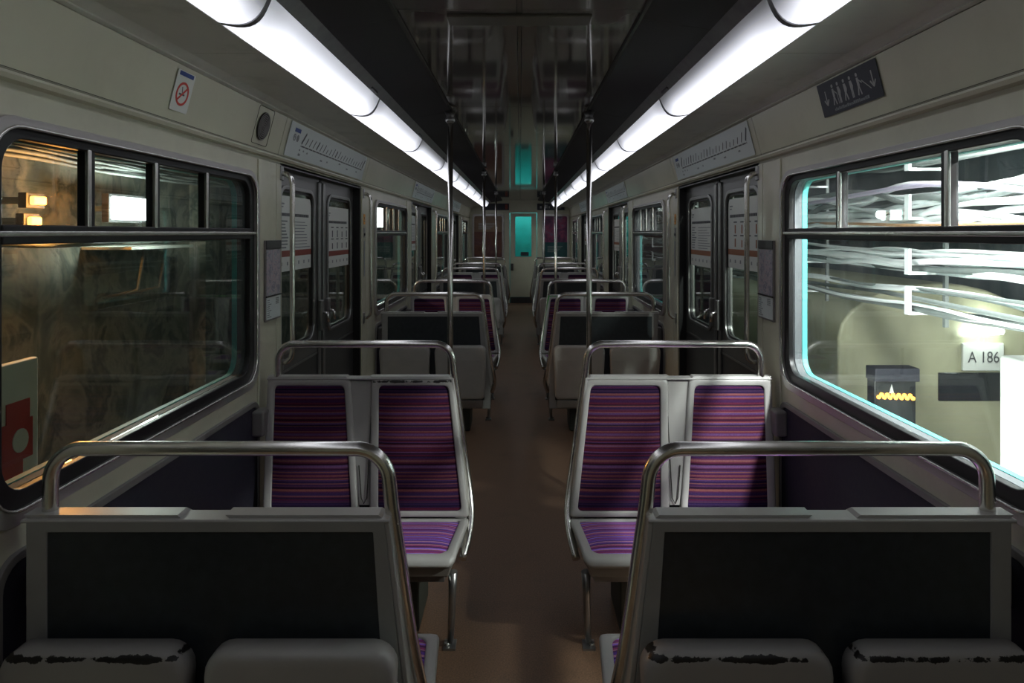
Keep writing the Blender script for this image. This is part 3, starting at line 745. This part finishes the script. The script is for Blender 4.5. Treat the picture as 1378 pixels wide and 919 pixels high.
def get(mirror, flags, green, chipped=False):
    key = (mirror, flags, green, chipped)
    if key not in protos:
        protos[key] = bench_proto(mirror, flags, green, chipped); return protos[key]
    return copy_tree(protos[key])
for i, (y, f) in enumerate(ROWS):
    for s, side in SIDES:
        face = f == 'f'
        mir = s if face else -s
        flags = (False, False)
        if i == 0: flags = (True, True) if s > 0 else (False, True)
        green = (i == 3 and s > 0)
        b = get(mir, flags, green, i == 1 and s < 0)
        b.location = (s*.66, y, 0); b.rotation_euler = (0, 0, 0 if face else PI)
        lab = names[i] % side
        if green: lab = 'bench with bright green back edge, fourth row right of the aisle'
        tagp(b, lab, 'bench', 'two-seat benches along the aisle')

# ------------------------------------------------------------------ stickers, maps and signs
def cove_basis(s, y, t):
    """origin on the cove panel at distance y, t from its lower (0) to upper (1) edge"""
    x = 1.150-.046*t; z = 1.972+.178*t; off = .0035
    up = Vector((-s*.046, 0, .178)).normalized()
    A = Vector((0, -s, 0)); N = A.cross(up)
    o = Vector((s*x, y, z))+N*off
    return basis(o, A, up)
def plaque(name, mtx, w, h, m, label, cat, group=None, th=.0015, r=.004):
    o = MB().extr([(x, y, 0) for x, y in rrect(0, w, 0, h, r, 3)], (0, 0, th)).build(name, m)
    o.matrix_world = mtx; return tagp(o, label, cat, group)
Z1 = .0016
def bx(g, x, y, w, h, z=Z1, t=.0006): return g.box(x, x+w, y, y+h, z, z+t)
# no smoking sticker (left): origin at its lower near corner, reading towards the far end
st = plaque('no_smoking_sticker', cove_basis(-1, 2.215, .18), .115, .135, M['paper'], 'small white no-smoking sticker with blue top band on the left cove panel', 'sticker')
bx(MB(), .012, .118, .092, .014).build('blue_band', M['blue'], st)
MB().annulus((.057, .060), .032, .040, Z1, Z1+.0008).build('red_ring', M['red'], st)
a = math.radians(45); c_, s_ = math.cos(a), math.sin(a)
def rotbar(g, cx, cy, L_, w, ang, z=Z1, t=.0008):
    c, s = math.cos(ang), math.sin(ang)
    P = [(-L_/2, -w/2), (L_/2, -w/2), (L_/2, w/2), (-L_/2, w/2)]
    return g.extr([(cx+x*c-y*s, cy+x*s+y*c, z) for x, y in P], (0, 0, t))
rotbar(MB(), .057, .060, .070, .007, math.radians(42)).build('red_slash', M['red'], st)
g = MB(); bx(g, .036, .055, .036, .006, Z1, .0004); rotbar(g, .052, .074, .02, .004, 1.9, Z1, .0004); g.build('cigarette', M['ink'], st)
# speaker (left)
mt = cove_basis(-1, 2.99, .53)
sp_ = MB().disc((0, 0), .062, 32, 0, .004).build('loudspeaker', M['seam']); sp_.matrix_world = mt
tagp(sp_, 'round cream loudspeaker grille in the left cove panel before the line map', 'loudspeaker')
for r in (.060, .050, .041, .032, .023, .014, .005):
    MB().annulus((0, 0), max(.0005, r-.0035), r, .004, .0055).build('grille_ring', M['piping'], sp_)
MB().ring(rrect(-.088, .088, -.083, .083, .012, 4), rrect(-.0855, .0855, -.0805, .0805, .010, 4), lambda x, y: (x, y, .0), lambda x, y: (x, y, .0012)).build('mount_joint', M['seam'], sp_)
# pictogram sign (right)
sg = plaque('pictogram_sign', cove_basis(1, 2.53, .30), .415, .122, M['slate'], 'dark grey sign with white walking figures and arrows on the right cove', 'sign')
g = MB()
def fig(g, x, kind):
    y0 = .030
    g.disc((x, y0+.068), .0065, 14, Z1, Z1+.0006)
    body = {0: [(x-.006, y0+.058), (x+.006, y0+.058), (x+.008, y0+.030), (x-.006, y0+.030)], 1: [(x-.007, y0+.058), (x+.007, y0+.058), (x+.013, y0+.040), (x+.008, y0+.028), (x-.006, y0+.028)]}[0 if kind in (0, 4) else 1]
    g.extr([(a, b, Z1) for a, b in body], (0, 0, .0006))
    if kind in (0, 2, 4):
        rotbar(g, x-.006, y0+.016, .032, .006, math.radians(70)); rotbar(g, x+.006, y0+.016, .032, .006, math.radians(105))
    else:
        bx(g, x-.005, y0, .005, .03); bx(g, x+.002, y0, .006, .03)
    if kind in (0, 4): rotbar(g, x+.014, y0+.044, .024, .004, math.radians(-35))
    if kind == 0: rotbar(g, x+.026, y0+.018, .036, .0025, math.radians(92))
    if kind == 4: rotbar(g, x+.048, y0+.026, .060, .003, math.radians(-38))
for x, k in ((.110, 0), (.150, 1), (.195, 2), (.238, 3), (.285, 4)):
    g = MB(); fig(g, x, k); g.build('walking_figure', M['pale'], sg)
def arrow(x, y, sc=1):
    g = MB(); bx(g, x-.003*sc, y, .006*sc, .050*sc); rotbar(g, x-.008*sc, y+.008*sc, .026*sc, .006*sc, math.radians(-50)); rotbar(g, x+.008*sc, y+.008*sc, .026*sc, .006*sc, math.radians(50)); g.build('arrow', M['pale'], sg)
arrow(.052, .040); arrow(.375, .042)
g = MB(); x = .095
random.seed(3)
while x < .325:
    w_ = random.uniform(.004, .012); bx(g, x, .010, w_, random.choice((.008, .011))); x += w_+.003
g.build('caption', M['inkgrey'], sg)
# line maps above the doors
def line_map(s, c, lab):
    w = 1.62; y = (c-.80) if s < 0 else (c+.82)
    o = plaque('line_map', cove_basis(s, y, .04), w, .172, M['paper_blue'], lab, 'line map', 'line maps above the doors')
    bx(MB(), .07, .128, .085, .020).build('blue_band', M['blue'], o)
    MB().annulus((.085, .100), .012, .018, Z1, Z1+.0006, 20).build('ring_symbol', M['inkgrey'], o)
    text('letter', 'M', .022, M['inkgrey'], o, (.085, .100, Z1))
    MB().disc((.133, .100), .018, 20, Z1, Z1+.0006).build('line_disc', M['inkgrey'], o)
    bx(MB(), .20, .066, w-.27, .007).build('route_line', M['ink'], o)
    random.seed(5); n = 22
    for k in range(n):
        x = .205+(w-.285)*k/(n-1)
        L_ = random.uniform(.03, .06) if k not in (0, n-1) else .075
        thk = .013 if k in (0, n-1) else (.012 if k in (4, 10) else .007)
        rotbar(MB(), x+.5*L_*.62, .082+.5*L_*.78, L_, thk, math.radians(52)).build('station_name', M['ink'] if thk > .006 else M['inkgrey'], o)
        MB().disc((x, .0692), .0042, 10, Z1+.0006, Z1+.0010).build('station_dot', M['paper'], o)
    g = MB()
    for k in (0, 1, 2, 6, 8, 12, 15, 19): bx(g, .19+(w-.285)*k/(n-1), .040+random.uniform(-.012, .008), random.uniform(.012, .04), .009)
    bx(g, .19, .018, .03, .012); g.build('interchange_marks', M['inkgrey'], o)
for k, c in enumerate(DOOR[1:]):
    line_map(-1, c, 'long pale line map above the %s left door' % ordn[k]); line_map(1, c, 'long pale line map above the %s right door' % ordn[k])
# notices on the door panes
def wall_basis(s, x, y, z): return basis(Vector((s*x, y, z)), (0, -s, 0), (0, 0, 1))
def notice(s, c, leafn, kind, lab):
    y0, y1 = ((c-.70+.012, c-.15-.012) if leafn == 0 else (c+.15+.012, c+.71-.012))
    w = y1-y0; h = .39
    ystart = y0 if s < 0 else y1
    top = 1.79 if kind in (0, 2) else 1.765
    o = plaque('notice', wall_basis(s, XW+.0585, ystart, top-h), w, h, M['paper'], lab, 'notice', 'notices stuck on the door panes')
    band = M['brick'] if s < 0 else M['brown']
    bx(MB(), 0, .075, w, .032).build('colour_band', band, o)
    g = MB(); random.seed(11+kind); x = .03
    while x < w-.05: w_ = random.uniform(.008, .03); bx(g, x, .285, w_, .016); x += w_+.004
    g.build('heading', M['ink'], o)
    g = MB()
    bx(g, .03, .345, .05, .008); bx(g, .03, .330, .035, .006)
    for k in range(6): bx(g, .03+k*(w-.08)/5.0, .03, .018, .018)
    g.build('small_marks', M['inkgrey'], o)
    g = MB()
    if kind in (0, 1):
        for k in range(9):
            bx(g, .03, .255-k*.017, w*random.uniform(.12, .22), .008); bx(g, .03+w*.3, .255-k*.017, w*random.uniform(.4, .6), .004)
        g.build('text_lines', M['inkgrey'], o)
    else:
        for r_ in range(2):
            for k in range(4):
                bx(g, .10+k*(w-.16)/3.2, .255-r_*.075, .055, .007)
        g.build('text_lines', M['ink'], o)
        for r_ in range(2):
            for k in range(4): bx(MB(), .118+k*(w-.16)/3.2, .195-r_*.075, .018, random.uniform(.035, .050)).build('bar', M['ink'] if s < 0 else M['brown'], o)
d1 = DOOR[1]
notice(-1, d1, 0, 0, 'white text notice with brick-red band on the near leaf of the left door')
notice(-1, d1, 1, 3, 'white notice with eight dark bars on the far leaf of the left door')
notice(1, d1, 0, 2, 'white notice with eight brown bars on the near leaf of the right door')
notice(1, d1, 1, 1, 'white text notice with brown band on the far leaf of the right door')
for k in (2, 3):
    notice(-1, DOOR[k], 0, 0, 'white text notice on the %s left door' % ordn[k-1])
    notice(1, DOOR[k], 1, 1, 'white text notice on the %s right door' % ordn[k-1])
# map holders on the pillars
for s, side in SIDES:
    ya, yb = 3.045, 3.235
    o = plaque('map_holder', wall_basis(s, XW-.010, ya if s < 0 else yb, 1.20), .19, .365, M['piping'], 'narrow framed network map on the %s pillar between window and door' % side, 'map', 'framed network maps on the pillars', th=.008)
    MB().box(.008, .182, .115, .322, .0085, .0095).build('map_sheet', M['map'], o)
    MB().box(.006, .184, .008, .108, .0085, .0095).build('notice_sheet', M['paper_blue'], o)
    MB().box(0, .19, .108, .115, .008, .013).build('divider', M['rubber'], o)
    MB().box(0, .19, .325, .365, .008, .012).build('top_clip', M['leafdark'], o, bevel=.002)
    g = MB()
    for k in range(9): bx(g, .014, .016+k*.0095, .03 if k % 3 else .05, .004, .0096)
    for k in range(4): bx(g, .12, .07+k*.008, .04, .005, .0096)
    g.build('text_lines', M['inkgrey'], o)
# orange stickers and control plates on the far door posts
for s, side in SIDES:
    o = plaque('warning_sticker', wall_basis(s, XW-.009, DOOR[1]+DH+.045+(0 if s < 0 else .05), 1.66), .05, .075, M['orange'], 'small orange sticker on the far post of the first %s door' % side, 'sticker')
    g = MB(); bx(g, .012, .02, .026, .006); bx(g, .018, .035, .014, .02); g.build('mark', M['ink'], o)
    o = plaque('instruction_label', wall_basis(s, XW-.009, DOOR[1]+DH+.055+(0 if s < 0 else .04), 1.28), .03, .26, M['inkgrey'], 'slim grey instruction strip below the orange sticker by the %s door' % side, 'label')
    o = plaque('button_plate', wall_basis(s, XW-.009, DOOR[1]+DH+.048+(0 if s < 0 else .045), 1.565), .045, .07, M['piping'], 'small grey plate with a black button under the orange sticker, %s door' % side, 'button')
    MB().disc((.022, .022), .010, 14, .0015, .007).build('button', M['rubber'], o)
# framed posters on the end wall
M['poster_l'] = mottled('poster_brown_print', [(.3, (.10, .035, .025)), (.45, (.18, .075, .05)), (.55, (.13, .05, .06)), (.65, (.24, .13, .09)), (.75, (.08, .03, .03))], 3.2, .4)
M['poster_l2'] = mat('poster_sand', (.26, .17, .11), .4, var=.2, scale=5)
M['poster_r'] = mottled('poster_purple_print', [(.3, (.05, .012, .05)), (.45, (.14, .03, .10)), (.55, (.28, .05, .12)), (.62, (.18, .12, .2)), (.75, (.06, .02, .07))], 4.5, .4)
M['poster_r2'] = mat('poster_teal', (.01, .075, .085), .4, var=.3, scale=6)
for s, side, xa, xb in ((-1, 'left', -1.09, -.36), (1, 'right', .50, 1.12)):
    r = empty('framed_poster', ((xa+xb)/2, 15.5, 0)); w2 = (xb-xa)/2
    tagp(r, 'framed rust-brown poster on the end wall, left of the gangway door' if s < 0 else 'framed purple and teal poster on the end wall, right of the gangway door', 'poster')
    MB().ring(rrect(-w2, w2, .98, 2.02, .06), rrect(-w2+.05, w2-.05, 1.03, 1.97, .04), lambda x, z: (x, -.03, z), lambda x, z: (x, -.0, z)).build('poster_frame', M['winframe'], r, bevel=.006)
    zz = 1.62 if s < 0 else 1.38
    MB().box(-w2+.045, w2-.045, -.012, -.008, 1.02, zz).build('poster_lower', M['poster_l'] if s < 0 else M['poster_r2'], r)
    MB().box(-w2+.045, w2-.045, -.012, -.008, zz, 1.98).build('poster_upper', M['poster_l2'] if s < 0 else M['poster_r'], r)
    g = MB()
    for k in range(5): bx_z = (1.80-.03*k) if s < 0 else (1.28-.03*k); g.box(-w2*.6, w2*.5-.03*k, -.014, -.012, bx_z, bx_z+.012)
    g.build('text_lines', M['pale'] if s < 0 else M['inkgrey'], r)
    p = MB().box(-.31, .31, -.02, 0, 2.11, 2.26).build('overhead_plate', M['slate']); p.location = (s*.63+.07, 15.5, 0)
    tagp(p, 'dark plate above the %s poster on the end wall' % side, 'sign')
    g = MB()
    if s > 0:
        for k, w_ in enumerate((.05, .09, .03, .07, .10)): g.box(-.25+.1*k, -.25+.1*k+w_*.8, -.022, -.02, 2.15, 2.20+.03*(k % 2))
    else: g.box(.22, .28, -.022, -.02, 2.13, 2.24)
    g.build('plate_print', M['pale'] if s > 0 else M['brick'], p)

for o in bpy.data.objects:
    if o.name.split('.')[0] in ('text_lines', 'heading', 'small_marks', 'caption', 'interchange_marks'): o['kind'] = 'stuff'
# ------------------------------------------------------------------ outside: tunnel siding
gnd = MB().box(-9, 9, -6, 26, -1.1, -.95).build('ground', M['ballast']); tagp(gnd, 'dark track bed of the siding', kind='structure')
tl = MB().box(-3.25, -3.05, -5, 26, -.95, 4.2).build('wall_tunnel_left', M['tun']); tagp(tl, 'stained tunnel wall outside the left windows', kind='structure')
tr_ = MB().box(6.0, 6.2, -5, 26, -.95, 4.2).build('wall_tunnel_right', M['tun_r']); tagp(tr_, 'dark green-grey tunnel wall outside the right windows', kind='structure')
tc_ = MB().box(-3.25, 6.2, -5, 26, 4.2, 4.4).build('tunnel_vault', M['tun_r']); tagp(tc_, 'dark tunnel vault over the siding', kind='structure')
roof = MB().box(-1.25, 1.25, Y0-.1, Y1+.1, 2.42, 2.55).build('carriage_roof', M['leafdark']); tagp(roof, 'roof of the carriage', kind='structure')
# pillars in the left tunnel wall
for y in (3.3, 6.3, 9.3, 12.3, 15.3):
    p = MB().box(-3.06, -2.9, y, y+.28, -.95, 4.2).build('wall_pier', M['tun'], tl)
def cable(pts, r, m, label, group, cat='cable'):
    q = [Vector(p) for p in pts]
    for _ in range(2):
        n = [q[0]]
        for a, b in zip(q, q[1:]): n += [a.lerp(b, .25), a.lerp(b, .75)]
        n.append(q[-1]); q = n
    o = MB().tube(q, r, 6).build('cable', m); tagp(o, label, cat, group); return o
random.seed(21)
def bundle(x, z0, z1, n, m, lab, grp, ya=-.5, yb=15.5, wav=.03, step=.85):
    for k in range(n):
        zc = z0+(z1-z0)*random.random(); ph = random.random()*6
        pts = []; y = ya
        while y < yb:
            pts.append((x+random.uniform(-.05, .05), y, zc+random.uniform(-wav, wav))); y += step*random.uniform(.45, .75)
        cable(pts, random.choice((.010, .014, .019)), m if random.random() > .2 else M['cable_d'], lab, grp)
bundle(2.2, 1.16, 1.28, 8, M['cable'], 'sagging grey cable in the lowest bundle outside the right windows', 'lowest cable bundle')
bundle(2.25, 1.38, 1.50, 9, M['cable'], 'grey cable in the second lowest bundle outside the right windows', 'second cable bundle')
bundle(2.2, 1.63, 1.84, 17, M['cable'], 'tangled grey cable in the bundle at eye height outside the right windows', 'eye-height cable bundle', wav=.07, step=.7)
bundle(2.2, 1.96, 2.06, 9, M['cable'], 'grey cable in the top bundle outside the right windows', 'top cable bundle')
cable([(2.1, 0, 1.55), (2.1, 1.5, 1.62), (2.1, 2.6, 1.74), (2.1, 3.4, 1.86), (2.15, 4.3, 1.84), (2.2, 6, 1.80), (2.2, 9, 1.82)], .015, M['cable_p'], 'single lilac cable arching over the grey ones outside the right windows', 'eye-height cable bundle')
cable([(2.12, 2.0, 1.66), (2.12, 3.5, 1.63), (2.15, 4.4, 1.66), (2.2, 6, 1.68)], .010, M['cable_o'], 'single tan cable low in the eye-height bundle outside right', 'eye-height cable bundle')
pp = cable([(2.35, .4, 1.55), (2.35, 1.6, 1.80), (2.4, 3.0, 2.08), (2.4, 4.2, 2.14), (2.4, 8, 2.16)], .05, M['white'], 'thick white pipe rising behind the cables outside the right windows', 'white pipes behind the cables', 'pipe'); pp.name = 'pipe'
pp = cable([(2.5, .2, 1.95), (2.5, 1.6, 2.12), (2.5, 3.0, 2.32), (2.5, 8, 2.5)], .06, M['white'], 'upper thick white pipe close to the lamp outside the right windows', 'white pipes behind the cables', 'pipe'); pp.name = 'pipe'
for k, y in enumerate((.9, 2.3, 3.75, 5.2, 7.0, 9.0, 11.0, 13.0)):
    r = empty('cable_bracket', (2.3, y, 0)); tagp(r, '%s steel cable hanger from the near end, outside the right windows' % ['first', 'second', 'third', 'fourth', 'fifth', 'sixth', 'seventh', 'eighth'][k], 'bracket', 'cable hangers outside the right windows')
    MB().box(.03, .05, -.012, .012, 1.08, 4.2).build('hanger_post', M['cable_d'], r)
    for z in (1.22, 1.44, 1.74, 2.01):
        MB().box(-.17, .04, -.018, .018, z-.07, z-.055).build('hanger_arm', M['cable'], r)
        MB().box(-.175, -.16, -.022, .022, z-.07, z+.07).build('hanger_hook', M['cable'], r)
bundle(-2.75, 1.50, 1.60, 7, M['cable'], 'cable on the left tunnel wall, lit orange at the near end', 'cables on the left tunnel wall', ya=1.0, wav=.02)
bundle(-2.8, 1.95, 2.08, 5, M['cable_d'], 'dark cable high on the left tunnel wall', 'upper cables on the left tunnel wall', ya=1.0, wav=.02)
# bulkhead lamps
def bulkhead(name, loc, w, h, m, lab, grp, energy, col, face, back=None):
    r = empty(name, loc); tagp(r, lab, 'lamp', grp)
    nx = face
    MB().box(-nx*.05, nx*.0, -w/2-.02, w/2+.02, -h/2-.02, h/2+.02).build('lamp_body', M['leafdark'], r, bevel=.006)
    MB().box(nx*.0, nx*.03, -w/2, w/2, -h/2, h/2).build('lamp_lens', m, r, bevel=.01)
    if abs(loc[0]) < 2.77 and nx < 0:
        MB().box(-nx*.05-.02 if nx > 0 else .01, .05, -.02, .02, h/2, 4.2-loc[2]).build('hanger_rod', M['cable_d'], r)
    elif nx > 0:
        MB().box(-.26, -.04, -.02, .02, -.02, .02).build('wall_arm', M['cable_d'], r)
    if energy:
        l = lamp('lamp_light', 'POINT', (nx*.16, 0, 0), energy, col, .06); l.parent = r
    return r
GL = 'bulkhead lamps on the left tunnel wall'
bulkhead('bulkhead_lamp', (-2.80, 3.95, 1.785), .11, .05, M['tube_o'], 'upper orange sodium lamp outside the nearest left window', GL, 17, (1, .40, .09), 1)
bulkhead('bulkhead_lamp', (-2.80, 3.92, 1.665), .09, .05, M['tube_o'], 'lower orange sodium lamp outside the nearest left window', GL, 17, (1, .40, .09), 1)
bulkhead('bulkhead_lamp', (-2.80, 4.88, 1.77), .42, .16, M['tube_e'], 'large white lamp outside the second upper pane of the nearest left window', GL, 34, (.9, 1, .95), 1)
bulkhead('bulkhead_lamp', (-2.80, 9.4, 1.85), .5, .16, M['tube_e'], 'white lamp on the left tunnel wall outside the third window', GL, 7, (.9, 1, .95), 1)
bulkhead('bulkhead_lamp', (-2.80, 13.7, 1.92), 1.1, .42, M['tube_e'], 'white lamp on the left tunnel wall near the far end', GL, 12, (.9, 1, .95), 1)
GR = 'white lamps outside the right windows'
bulkhead('bulkhead_lamp', (2.75, 12.6, 2.05), .8, .25, M['tube_e'], 'white lamp behind the cables near the far right window', GR, 10, (.9, 1, .95), -1)
bulkhead('bulkhead_lamp', (2.75, 8.3, 2.2), .4, .16, M['tube_e'], 'white lamp behind the cables outside the second right door', GR, 8, (.9, 1, .95), -1)
# floodlights that throw the light patches onto seats and floor
def flood(loc, energy, col, aim, lab, size=.10):
    r = empty('floodlight', loc); tagp(r, lab, 'floodlight', 'floodlights outside the right windows')
    d = (Vector(aim)-Vector(loc)).normalized(); q = d.to_track_quat('-Z', 'Y')
    b = MB().tube([(0, 0, .16), (0, 0, .10), (0, 0, .0)], [.05, .11, .13], 16).build('reflector', M['leafdark'], r); b.rotation_euler = q.to_euler()
    e = MB().tube([(0, 0, .0), (0, 0, -.004)], [.11, .11], 16).build('flood_lens', M['tube_e'], r); e.rotation_euler = q.to_euler()
    l = lamp('flood_light', 'SPOT', d*.03, energy, col, size); l.parent = r; l.rotation_euler = q.to_euler(); l.data.spot_size = math.radians(150); l.data.spot_blend = .4
    bk = MB().box(-.02, .02, -.02, .02, .1, 4.2-loc[2]).build('hanger', M['leafdark'], r)
flood((1.80, 1.15, 2.95), 1250, (1, .98, .97), (1.6, 2.8, 1.0), 'high floodlight just outside the nearest right window')
flood((3.55, .35, 3.15), 750, (1, .98, .95), (0, 3.1, 0), 'farther floodlight hung from the vault outside the right windows')
bt = empty('cable_fill_lamp', (1.92, 2.9, 2.32)); tagp(bt, 'added unseen white batten brightening the cables outside the nearest right window', 'lamp', GR)  # added lamp above the window's view, put in to whiten the cables
MB().box(-.05, .05, -.65, .65, .03, .08).build('lamp_body', M['white'], bt)
MB().tube([(0, -.6, 0), (0, .6, 0)], .03, 10).build('lamp_tube', M['tube_e'], bt)
for y in (-.5, .5): MB().box(-.008, .008, y-.008, y+.008, .08, 1.88).build('hanger_rod', M['cable_d'], bt)
l = lamp('cable_fill_light', 'AREA', (.04, 0, -.04), 75, (1, 1, .97), .1, 1.2, aim=(.9, 0, -.85)); l.parent = bt
wl = empty('cabinet_fill_lamp', (1.62, 2.9, -.95)); tagp(wl, 'added unseen low lamp on a short stand brightening the white cabinet', 'lamp', GR)  # added below the sill line, out of view, to whiten the cabinet face
MB().tube([(0, 0, 0), (0, 0, 1.2)], .015, 8).build('stand', M['cable_d'], wl)
MB().box(-.05, 0, -.25, .25, 1.15, 1.35).build('lamp_body', M['leafdark'], wl)
MB().box(0, .01, -.23, .23, 1.17, 1.33).build('lamp_lens', M['tube_e'], wl)
l = lamp('cabinet_fill_light', 'AREA', (.03, 0, 1.25), 75, (1, 1, .95), .2, .5, aim=(1, .15, 1.35)); l.parent = wl
# service vehicle with rounded roof
v = empty('service_vehicle', (3.95, 6.5, -.95)); tagp(v, 'pale yellow service vehicle with rounded roof and number plate outside the nearest right window', 'vehicle')
arc = [(-.92, 0), (.98, 0), (.98, 1.55)]+[(.03+.95*math.cos(PI*i/12), 1.55+.52*math.sin(PI*i/12)) for i in range(1, 12)]+[(-.92, 1.55)]
MB().extr([(x, 0, z) for x, z in arc], (0, 4.0, 0)).build('body', M['vehicle'], v, bevel=.03)
MB().box(.03, .80, -.02, .02, .95, 1.22).build('windscreen', M['vdark'], v, bevel=.01)
pl = MB().box(.25, .64, -.03, 0, 1.24, 1.50).build('number_plate', M['white'], v, bevel=.006)
text('plate_text', 'A 186', .15, M['ink'], pl, (.445, -.034, 1.365), rot=(PI/2, 0, 0), sx=.82)
hl = MB().tube([(.25, -.03, 1.60), (.62, -.03, 1.62)], .035, 10).build('roof_lamp', M['tube_e'], v)
l = lamp('roof_lamp_light', 'POINT', (.45, -.15, 1.68), 8, (.95, 1, .9), .06); l.parent = v
for x in (-.55, .65): MB().tube([(x, .5, .0), (x, .5, .12)], .2, 12).build('wheel', M['rubber'], v)
# white cabinet
cb = MB().box(-.3, .3, -.85, .85, -.95, .93).build('cabinet', M['white'], bevel=.02); cb.location = (2.93, 2.90, 0); tagp(cb, 'brightly lit white trackside cabinet at the edge of the nearest right window', 'cabinet')
MB().box(-.306, -.30, -.02, -.012, -.8, .88).build('door_joint', M['seam'], cb)
MB().box(-.325, -.30, -.08, -.05, .1, .3).build('door_handle', M['steel'], cb)
# amber LED sign on a post
ld = empty('led_sign', (2.53, 4.6, -.95)); tagp(ld, 'small dark sign with a zigzag row of amber lights outside the nearest right window', 'sign')
MB().box(-.14, .14, 0, .10, 1.20, 1.63).build('sign_case', M['vdark'], ld, bevel=.006)
MB().box(-.15, .15, -.03, .10, 1.55, 1.64).build('sign_hood', M['slate'], ld, bevel=.006)
MB().box(-.03, .03, .02, .08, 0, 1.2).build('sign_post', M['cable_d'], ld)
for k in range(13):
    MB().tube([(-.115+.0192*k, -.004, 1.452+(.010 if k % 2 else -.008)-.0008*k), (-.115+.0192*k, -.012, 1.452+(.010 if k % 2 else -.008)-.0008*k)], .014, 8).build('amber_light', M['led'], ld)
MB().extr([(-.045, -.005, 1.47), (-.012, -.005, 1.47), (-.028, -.005, 1.53)], (0, -.004, 0)).build('white_triangle', M['white'], ld)
# left side: red and white hazard board, shelf
hz = empty('hazard_board', (-2.55, 3.42, -.95)); tagp(hz, 'red and white hazard board standing outside the nearest left window', 'board')
MB().box(-.02, .02, -.17, .17, 0, 1.9).build('board', M['white'], hz, bevel=.01)
for za, zb, ya, yb in ((1.60, 1.70, -.06, .10), (1.40, 1.60, -.10, .12), (1.28, 1.40, -.17, .05), (1.05, 1.28, -.05, .15)):
    MB().box(.02, .026, ya, yb, za, zb).build('red_stripe', M['redpaint'], hz)
MB().extr([(.026, .03+.055*math.cos(2*PI*k/16), 1.50+.06*math.sin(2*PI*k/16)) for k in range(16)], (.004, 0, 0)).build('white_disc', M['white'], hz)
sh = empty('wall_shelf', (-2.95, 5.2, 1.48)); tagp(sh, 'white metal shelf on two brackets on the left tunnel wall', 'shelf')
MB().box(-.1, .25, -.45, .45, 0, .02).build('shelf_board', M['white'], sh)
for y in (-.2, .1): MB().tube([(.2, y, 0), (.14, y+.02, -.30), (-.1, y, -.36)], .012, 8).build('shelf_bracket', M['cable_d'], sh)
